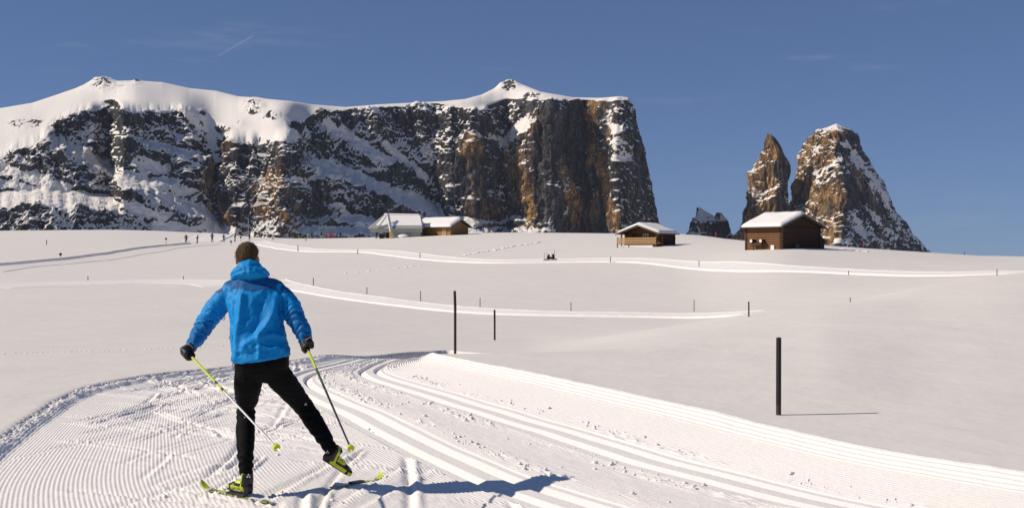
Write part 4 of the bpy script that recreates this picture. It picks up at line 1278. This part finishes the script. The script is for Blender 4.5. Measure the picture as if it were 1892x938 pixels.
# the lift station
c = hit(735, 438.5)
kS = c.y / 250
lift = empty('lift_station', c, math.radians(-6), 'grey green lift station with pointed canopy roof and white slanted beam', 'lift station')
S_ = lambda u, v, z: Vector((u, v, z)) * kS
m = MB()
E_ = [S_(-7.0, 0, 2.25), S_(-6.2, -3.0, 2.0), S_(6.3, -3.0, 2.0), S_(6.3, 3.0, 2.0), S_(-6.2, 3.0, 2.0)]
R0, R1 = S_(-3.4, 0, 5.2), S_(5.2, 0, 5.0)
m.add(E_ + [R0, R1], [(0, 1, 5), (1, 2, 6, 5), (2, 3, 6), (3, 4, 5, 6), (4, 0, 5), (0, 4, 3, 2, 1)])
m.build('roof', M['steelg'], lift)
up = Vector((0, 0, .16))
sn_ = MB(); a_, b_2 = E_[1].lerp(R0, .18), E_[2].lerp(R1, .18)
sn_.prism([a_ + Vector((1.0, 0, .05)), b_2 + Vector((0, 0, .05)), R1 + Vector((0, -.05, .05)), R0 + Vector((.5, -.05, .05))], up); sn_.build('roof_snow', M['roofsnow'], lift)
MB().tube([R0 + Vector((.2, 0, .1)), R1 + Vector((-.2, 0, .1))], .28, 8).build('ridge_snow', M['roofsnow'], lift)
MB().prism([S_(-6.15, -2.95, 1.98), S_(6.25, -2.95, 1.98), S_(6.25, -2.75, 1.1), S_(-5.6, -2.6, 1.1)], (0, .12, 0)).build('fascia', M['steelg'], lift)
MB().prism([S_(-6.9, 0, 2.2), S_(-6.2, -2.98, 1.96), S_(-5.65, -2.6, 1.1), S_(-6.1, 0, 1.1)], (.1, 0, 0)).build('fascia', M['steelg'], lift)
MB().box(S_(2.2, 0, .4), S_(7.2, 4.6, 1.6)).build('machine_room', M['steelg'], lift)
MB().box(S_(-2.2, .6, .4), S_(1.2, 2.0, 1.4)).build('drive_unit', M['steeld'], lift)
MB().box(S_(-4.0, .8, .3), S_(.9, 1.2, 1.2)).build('drive_unit', M['steeld'], lift)
for u in (-5.0, -3.1, -1.5):
    MB().tube([S_(u, -.5, -.6), S_(u, -.5, 2.0)], .12, 8).build('column', M['steeld'], lift)
MB().box((S_(-1.9, -2.0, 5.35) + S_(-.35, -4.2, -.2)) / 2, (.55, .4, (S_(-1.9, -2.0, 5.35) - S_(-.35, -4.2, -.2)).length), (S_(-1.9, -2.0, 5.35) - S_(-.35, -4.2, -.2)).to_track_quat('Z', 'Y').to_matrix()).build('beam', M['paintw'], lift)
MB().box((S_(-1.9, -2.0, 5.35) + S_(-4.0, -3.1, 2.0)) / 2, (.22, .2, (S_(-1.9, -2.0, 5.35) - S_(-4.0, -3.1, 2.0)).length), (S_(-1.9, -2.0, 5.35) - S_(-4.0, -3.1, 2.0)).to_track_quat('Z', 'Y').to_matrix()).build('beam', M['steelg'], lift)
MB().box(S_(-.75, -4.2, .55), S_(.5, .5, 1.4)).build('control_box', M['yellow'], lift)
sb = MB().ball(S_(2.0, -3.4, .1), (1.3, .8, .55), 14, 8); sb.build('snow_heap', M['roofsnow'], lift, smooth=True)

# ------------------------------------------------------------------ small people on the ridge
def figure(pose):
    m = MB(); b_ = Vector
    lean, spread, armo, crouch = pose
    hip = .92 - crouch; sh = hip + .50
    for s in (-1, 1):
        limb(m, [b_((s * .09, 0, hip)), b_((s * (.10 + spread * .5), -.06 - crouch * .4, hip * .53)), b_((s * (.11 + spread), .02, .06))], [.095, .075, .06], 8)
        limb(m, [b_((s * (.11 + spread), .06, .05)), b_((s * (.11 + spread), -.14, .04))], [.05, .045], 8)
        limb(m, [b_((s * .19, lean * .9, sh)), b_((s * (.26 + armo), lean * .9 + .05, sh - .28)), b_((s * (.24 + armo), lean - .12, sh - .48))], [.07, .06, .05], 8)
    limb(m, [b_((0, 0, hip)), b_((0, lean * .5, hip + .25)), b_((0, lean, sh))], [.14, .155, .13], 10)
    m.tube([b_((-.17, lean, sh)), b_((.17, lean, sh))], .09, 8)
    limb(m, [b_((0, lean, sh)), b_((0, lean * 1.15, sh + .13))], [.07, .06], 8)
    m.ball((0, lean * 1.25, sh + .23), (.085, .10, .12), 10, 8)
    v, q2 = union(m, .035, 2)
    return v, q2, hip, sh
POSES = [figure(p) for p in ((-.05, .06, .05, .02), (-.14, .10, .12, .08), (-.03, .03, .02, .0), (-.22, .16, .16, .16))]

def small_person(px_, py_, h_px, pose, jacket, pants, label, rot=0.0, dist=None, sink=0.0, hood='darkc'):
    g = hit(px_, py_) if dist is None else Vector(((px_ - 946) / 2000 * dist, dist, float(land((px_ - 946) / 2000 * dist, dist))))
    v, q2, hip, sh = POSES[pose]
    me = mesh_np('person', v, q2)
    for mm in (jacket, pants, hood): me.materials.append(M[mm])
    fz = v[q2].mean(1)[:, 2]
    me.polygons.foreach_set('material_index', np.where(fz < hip - .02, 1, np.where(fz > sh + .12, 2, 0)).astype(np.int32))
    o = bpy.data.objects.new('person', me); COL.objects.link(o)
    top = v[:, 2].max()
    s = min(1.25, max(.55, 1.1 * h_px * g.y / 2000 / top)) if h_px else 1.05
    o.scale = (s, s, s); o.rotation_euler = (0, 0, rot); o.location = (g.x, g.y, g.z - sink)
    tag(o, label, 'person', 'people on the far ridge')
    return o
for i, (a, b_, h_, p_, lb_) in enumerate([
    (344, 450.3, 16, 0, 'leftmost of the dark clothed skiers walking up the left trail'),
    (364, 449.3, 14.5, 1, 'dark clothed skier with arms out, second from left on the left trail'),
    (392, 447.6, 16.5, 2, 'tall dark clothed skier just below the bright ramp'),
    (413.5, 446.8, 13, 0, 'dark clothed skier right of the bright ramp, fourth from left'),
    (433.7, 446.2, 14, 1, 'dark clothed skier left of the round sign above the head of the big skier'),
    (461, 444.6, 12, 2, 'dark clothed skier right of the round sign above the head of the big skier')]):
    small_person(a, b_, h_, p_, 'darkc', 'darkc', lb_, rot=math.pi * .5 * (i % 3))
small_person(504, 442.8, 10.5, 3, 'greyc', 'darkc', 'crouching skier in a pale top skiing down alone', rot=1.2, hood='greyc')
small_person(565, 445.6, 7, 3, 'greyc', 'darkc', 'small seated figure on the snow below the group')
for a, h_, dd, ja, pa, lb_ in [
    (535, 14, 296, 'darkc', 'darkc', 'dark figure at the left end of the group on the crest'),
    (552, 15, 294, 'darkc', 'green', 'figure in black top and bright green trousers on the crest'),
    (568.5, 10, 298, 'green', 'green', 'figure all in bright green half hidden by the crest'),
    (576, 11, 296, 'darkc', 'bluec', 'dark figure right of the one all in green'),
    (584, 13, 283, 'greyc', 'darkc', 'figure in grey top standing in front of the group'),
    (593.5, 13, 293, 'darkc', 'green', 'figure in dark top and green trousers beside the red ones'),
    (603.5, 10, 297, 'red', 'red', 'leftmost red clothed figure in the group on the crest'),
    (610.5, 11, 295, 'red', 'darkc', 'red clothed figure in the middle of the red three'),
    (614.5, 11, 298, 'red', 'red', 'rightmost red clothed figure of the three'),
    (622, 8, 300, 'bluec', 'bluec', 'small dark blue figure right of the red ones'),
    (629, 9, 298, 'darkc', 'bluec', 'dark figure at the right end of the group on the crest'),
    (697, 10, 262, 'darkc', 'bluec', 'dark figure under the tip of the lift station canopy'),
    (706, 10, 260, 'greyc', 'darkc', 'figure in grey top under the lift station canopy'),
    (1151.5, 13, 240, 'darkc', 'darkc', 'dark figure left of the chalet roof on the skyline'),
    (1312.5, 9, 215, 'darkc', 'darkc', 'dark figure on the skyline beside the rock tooth'),
    (1322.5, 9, 213, 'red', 'red', 'red figure on the skyline below the rock tooth'),
    (1596, 8, 160, 'red', 'darkc', 'lone red figure on the skyline right of the barn')]:
    small_person(a, 0, h_ if a > 1100 else None, int(a) % 3, ja, pa, lb_, rot=a * .7, dist=dd, hood='bluec' if ja == 'darkc' else ja)

# ------------------------------------------------------------------ marker poles
def marker(px_, top, bot, rad_, label, near=False, lean=0.0, foot=None):
    g = hit(px_, bot)
    h_ = (bot - top) * g.y / 2000
    rad_ = rad_ * g.y / 4000
    root = empty('marker_pole', g, 0, label, 'pole', 'marker poles along the trails')
    ln = Vector((lean, 0, 0))
    if near:
        f_ = .13 if foot is None else foot
        MB().tube([(0, 0, -.35), (0, 0, h_ * f_)], rad_, 14).build('foot', M['postw'], root, smooth=False)
        MB().tube([(0, 0, h_ * f_ + .001), (lean * .9, 0, h_ - rad_ * .3), (lean, 0, h_)], [rad_ * 1.02, rad_ * 1.0, rad_ * .86], 14).build('shaft', M['postblk'], root, smooth=False)
    else:
        MB().tube([(0, 0, -.4), (lean, 0, h_)], [rad_, rad_ * .9], 8).build('shaft', M['postw'], root)
    return root
marker(1438.5, 623, 766, 9.5, 'thick black marker pole with a brown foot standing near on the right', True, .002)
marker(841, 537, 653, 5, 'tall thin brown marker pole standing just behind the piste bend', True, -.01, .75)
marker(914, 572, 628, 3.6, 'brown marker pole right of and behind the tall one at the bend', True, -.006, .6)
marker(1383.5, 557, 585, 2.6, 'dark marker pole at the right end of the hollow trail', True, 0, .1)
for a, t, b_, lb_ in [
    (887, 550, 570, 'thin pole on the hollow trail between the two brown poles'),
    (777, 537, 556, 'thin pole on the hollow trail left of the tall brown pole'),
    (678, 530, 543, 'thin pole on the hollow trail third to the right of the big skier'),
    (579, 513, 530, 'thin pole on the snow just right of the big skier\'s shoulder'),
    (1055, 558, 574, 'thin pole in the middle of the hollow trail'),
    (1282.5, 553, 575, 'thin pole on the hollow trail left of the dark end pole'),
    (1571, 549, 558, 'short pole alone on the right swell'),
    (162.5, 509.5, 517.5, 'short pole on the left trail near the picture edge'),
    (339, 510, 517, 'short pole on the left trail beside the big skier'),
    (1128, 474, 485, 'thin pole on the upper trail below the chalet'),
    (1291.5, 481, 493, 'thin pole on the upper trail between chalet and barn'),
    (1568, 500, 508, 'thin pole on the upper trail right of the barn'),
    (1842, 497, 509, 'rightmost thin pole on the upper trail'),
    (776, 467, 478, 'thin pole on the upper trail below the lodge'),
    (661, 460, 469, 'thin pole on the upper trail left of the lift station'),
    (550.5, 453, 464, 'thin pole on the upper trail below the people'),
    (86, 443, 452, 'thin pole high on the left slope'),
    (1008, 426, 431, 'tiny post on the crest right of the lodge'),
    (1782, 465, 470, 'tiny post on the skyline far right')]:
    marker(a, t, b_, 1.5, lb_)
def round_sign(px_, top, bot, label):
    g = hit(px_, bot); h_ = (bot - top) * g.y / 2000
    root = empty('round_sign', g, 0, label, 'sign', 'small round piste signs')
    MB().tube([(0, 0, -.3), (0, 0, h_)], .035, 8).build('post', M['postw'], root)
    r = max(.22, 1.9 * g.y / 2000)
    MB().tube([(0, -.05, h_ - r * .6), (0, -.02, h_ - r * .6)], r, 16).build('disc', M['postblk'], root)
round_sign(112, 468, 477, 'small dark round sign beside the grey trail on the left slope')
round_sign(307, 440, 451, 'small dark round sign at the top of the grey trail')
round_sign(445, 437, 446.5, 'small dark round sign between the two right skiers')
round_sign(427, 445, 453, 'small dark round sign just left of the big skier\'s head')

# lamp mast and gate on the crest
g = Vector(((459 - 946) / 2000 * 330, 330, float(land((459 - 946) / 2000 * 330, 330))))
mast = empty('lamp_mast', g, 0, 'thin grey mast with a bent top on the crest above the big skier', 'mast')
MB().tube([(0, 0, -.5), (0, 0, 5.2), (-.3, 0, 5.7), (-.9, 0, 5.9)], [.12, .11, .10, .08], 8).build('pole', M['steelg'], mast)
MB().box((-1.1, 0, 5.88), (.6, .2, .12)).build('lamp_head', M['steelg'], mast)
g = Vector(((967 - 946) / 2000 * 275, 275, float(land((967 - 946) / 2000 * 275, 275))))
gate = empty('slalom_gate', g, 0, 'thin grey pole gate on the crest right of the lodge', 'gate')
for x in (-1.05, .95):
    MB().tube([(x, 0, -.4), (x, 0, 2.3)], .05, 8).build('post', M['steelg'], gate)
MB().tube([(-1.05, 0, 2.25), (.95, 0, 2.32)], .05, 8).build('crossbar', M['steelg'], gate)

# sledge parked on the upper trail
g = hit(1016, 481.5); ks = g.y / 2000
sled = empty('sledge', g + Vector((0, 0, .05)), math.radians(8), 'dark loaded sledge with upright sticks parked by the upper trail', 'sledge')
MB().box((0, 0, .16), (22 * ks, .5, .06)).build('deck', M['wooddk'], sled)
for y in (-.22, .22):
    MB().tube([(-11.5 * ks, y, .04), (10 * ks, y, .03), (12.5 * ks, y, .18)], .035, 8).build('runner', M['wooddk'], sled)
for x, rz in ((-2.5, .33), (6.0, .42)):
    m = MB(); m.ball((x * ks, 0, .30), (.22, .20, .22), 12, 8); m.ball((x * ks + .02, 0, .30 + rz * .6), (.15, .14, .2), 12, 8)
    v, q2 = union(m, .03, 2); link('bundle', mesh_np('bundle', v, q2), M['darkc'], sled)
MB().ball((2 * ks, 0, .26), (.32, .18, .12), 12, 8).build('bundle', M['darkc'], sled, smooth=True)
for x, h_ in ((-10, 14), (-5, 14), (-3.5, 9), (4.5, 13), (9, 20)):
    MB().tube([(x * ks, .1, .1), (x * ks - .02, .1, h_ * ks)], .022, 6).build('stick', M['postw'], sled)

# ------------------------------------------------------------------ loose snow on the piste: lumps thrown up by skis and groomer
ico = bmesh.new(); bmesh.ops.create_icosphere(ico, subdivisions=1, radius=1.0)
IV = np.array([v.co[:] for v in ico.verts]); IF = np.array([[v.index for v in f.verts] for f in ico.faces]); ico.free()
cr = np.random.default_rng(11)
CV, CF = [], []
rows = np.where((s_rows > 1.6) & (s_rows < 11.2))[0]
def lumps(n, qfun, rmin, rmax, keep=None):
    k = 0
    for _ in range(n):
        i = int(cr.choice(rows)); j = int(np.clip(np.searchsorted(q, qfun()), 0, nq - 1))
        x, y, z = X[i, j], Yv[i, j], Z[i, j]
        if keep is not None and noise3(x / .7, y / .7, keep) < cr.uniform(-.25, .3): continue
        x += cr.normal() * .02; y += cr.normal() * .02
        r = rmin + (rmax - rmin) * cr.random() ** 4
        v = IV * (r * cr.uniform(.6, 1.25, (len(IV), 1))) * np.array([1, 1, .75])
        a = cr.uniform(0, 6.3); c_, s_ = math.cos(a), math.sin(a)
        v = np.stack([v[:, 0] * c_ - v[:, 1] * s_, v[:, 0] * s_ + v[:, 1] * c_, v[:, 2]], -1)
        CV.append(v + [x, y, z + r * .25]); CF.append(IF + len(IV) * len(CF))
wq1 = lambda: 1 + (.40 + abs(cr.normal()) * .10) / 1.5
wq2 = lambda: 2 - (.36 + abs(cr.normal()) * .13) / 1.5
wq3 = lambda: 2 + (.36 + abs(cr.normal()) * .12) / 1.7
lumps(700, wq1, .005, .026, 1.1); lumps(800, wq2, .005, .028, 2.1); lumps(800, wq3, .005, .024, 3.1)
lumps(500, lambda: cr.uniform(1.2, 1.85), .004, .022, 4.1)
lumps(700, lambda: cr.uniform(.35, .95), .004, .020, 5.1)
lumps(800, lambda: abs(cr.normal()) * .014 + .006, .008, .026)
link('loose_snow', mesh_np('loose_snow', np.vstack(CV), np.vstack(CF)), M['crumb'], kind='stuff', label='crumbs of loose snow scattered along the ski tracks', cat='snow')

# ------------------------------------------------------------------ vapour trail high in the sky
m, nt, b_ = material('vapour')
tr = nd(nt, 'ShaderNodeBsdfTransparent'); df = nd(nt, 'ShaderNodeBsdfDiffuse'); df.inputs['Color'].default_value = (.9, .9, .9, 1)
mx = nd(nt, 'ShaderNodeMixShader'); mx.inputs['Fac'].default_value = .14
nt.links.new(tr.outputs[0], mx.inputs[1]); nt.links.new(df.outputs[0], mx.inputs[2]); nt.links.new(mx.outputs[0], nt.nodes['Material Output'].inputs['Surface'])
a_, b_2 = PT(403, 104, 9000), PT(466, 67, 9400)
pts = [a_.lerp(b_2, t) for t in np.linspace(0, 1, 14)]
mb = MB(); mb.tube([p - pts[0] for p in pts], [4 + 2.0 * math.sin(i * 1.7) * .3 + i * .25 for i in range(14)], 10)
o = mb.build('vapour_trail', m, None, smooth=True, label='short white vapour trail in the blue sky upper left', cat='vapour trail'); o.location = pts[0]
# ------------------------------------------------------------------ lines of footprints: crust broken up along them
fp = np.random.default_rng(31)
FV, FF = [], []
def prints(pix, step, size, jit):
    P = [hit(*p) for p in pix]
    for a, b_ in zip(P[:-1], P[1:]):
        n = max(1, int((b_ - a).length / step))
        for k in range(n):
            if fp.random() < .22: continue
            p = a.lerp(b_, k / n)
            for side in (-1, 1):
                x, y = p.x + fp.normal() * jit, p.y + side * size * 1.2 + fp.normal() * jit
                v = IV * size * fp.uniform(.5, 1.1, (len(IV), 1)) * np.array([1.6, .8, .45])
                FV.append(v + [x, y, float(land(x, y))]); FF.append(IF + len(IV) * len(FF))
prints([(-30,655),(90,650),(200,648),(330,643),(430,638)], .10, .028, .03)
prints([(855,472),(900,464),(950,455),(1000,447)], 1.2, .30, .15)
prints([(640,505),(720,497),(790,488)], 1.6, .16, .1)
prints([(1560,461),(1600,465),(1640,469)], 1.5, .22, .1)
link('footprints', mesh_np('footprints', np.vstack(FV), np.vstack(FF)), M['crumb'], kind='stuff', label='lines of old footprints crossing the open snow', cat='footprints')

# ------------------------------------------------------------------ four kilometres of winter air between here and the rocks
hz, nt, b_ = material('air')
nt.nodes.remove(b_)
pv = nd(nt, 'ShaderNodeVolumePrincipled')
pv.inputs['Color'].default_value = (.62, .74, .95, 1)
pv.inputs["Density"].default_value = 1.4e-5
pv.inputs['Anisotropy'].default_value = 0.0
nt.links.new(pv.outputs['Volume'], nt.nodes['Material Output'].inputs['Volume'])
MB().box((0, 0, 300), (26000, 26000, 1000)).build('haze', hz, None, kind='stuff', label='thin bluish winter air', cat='haze')
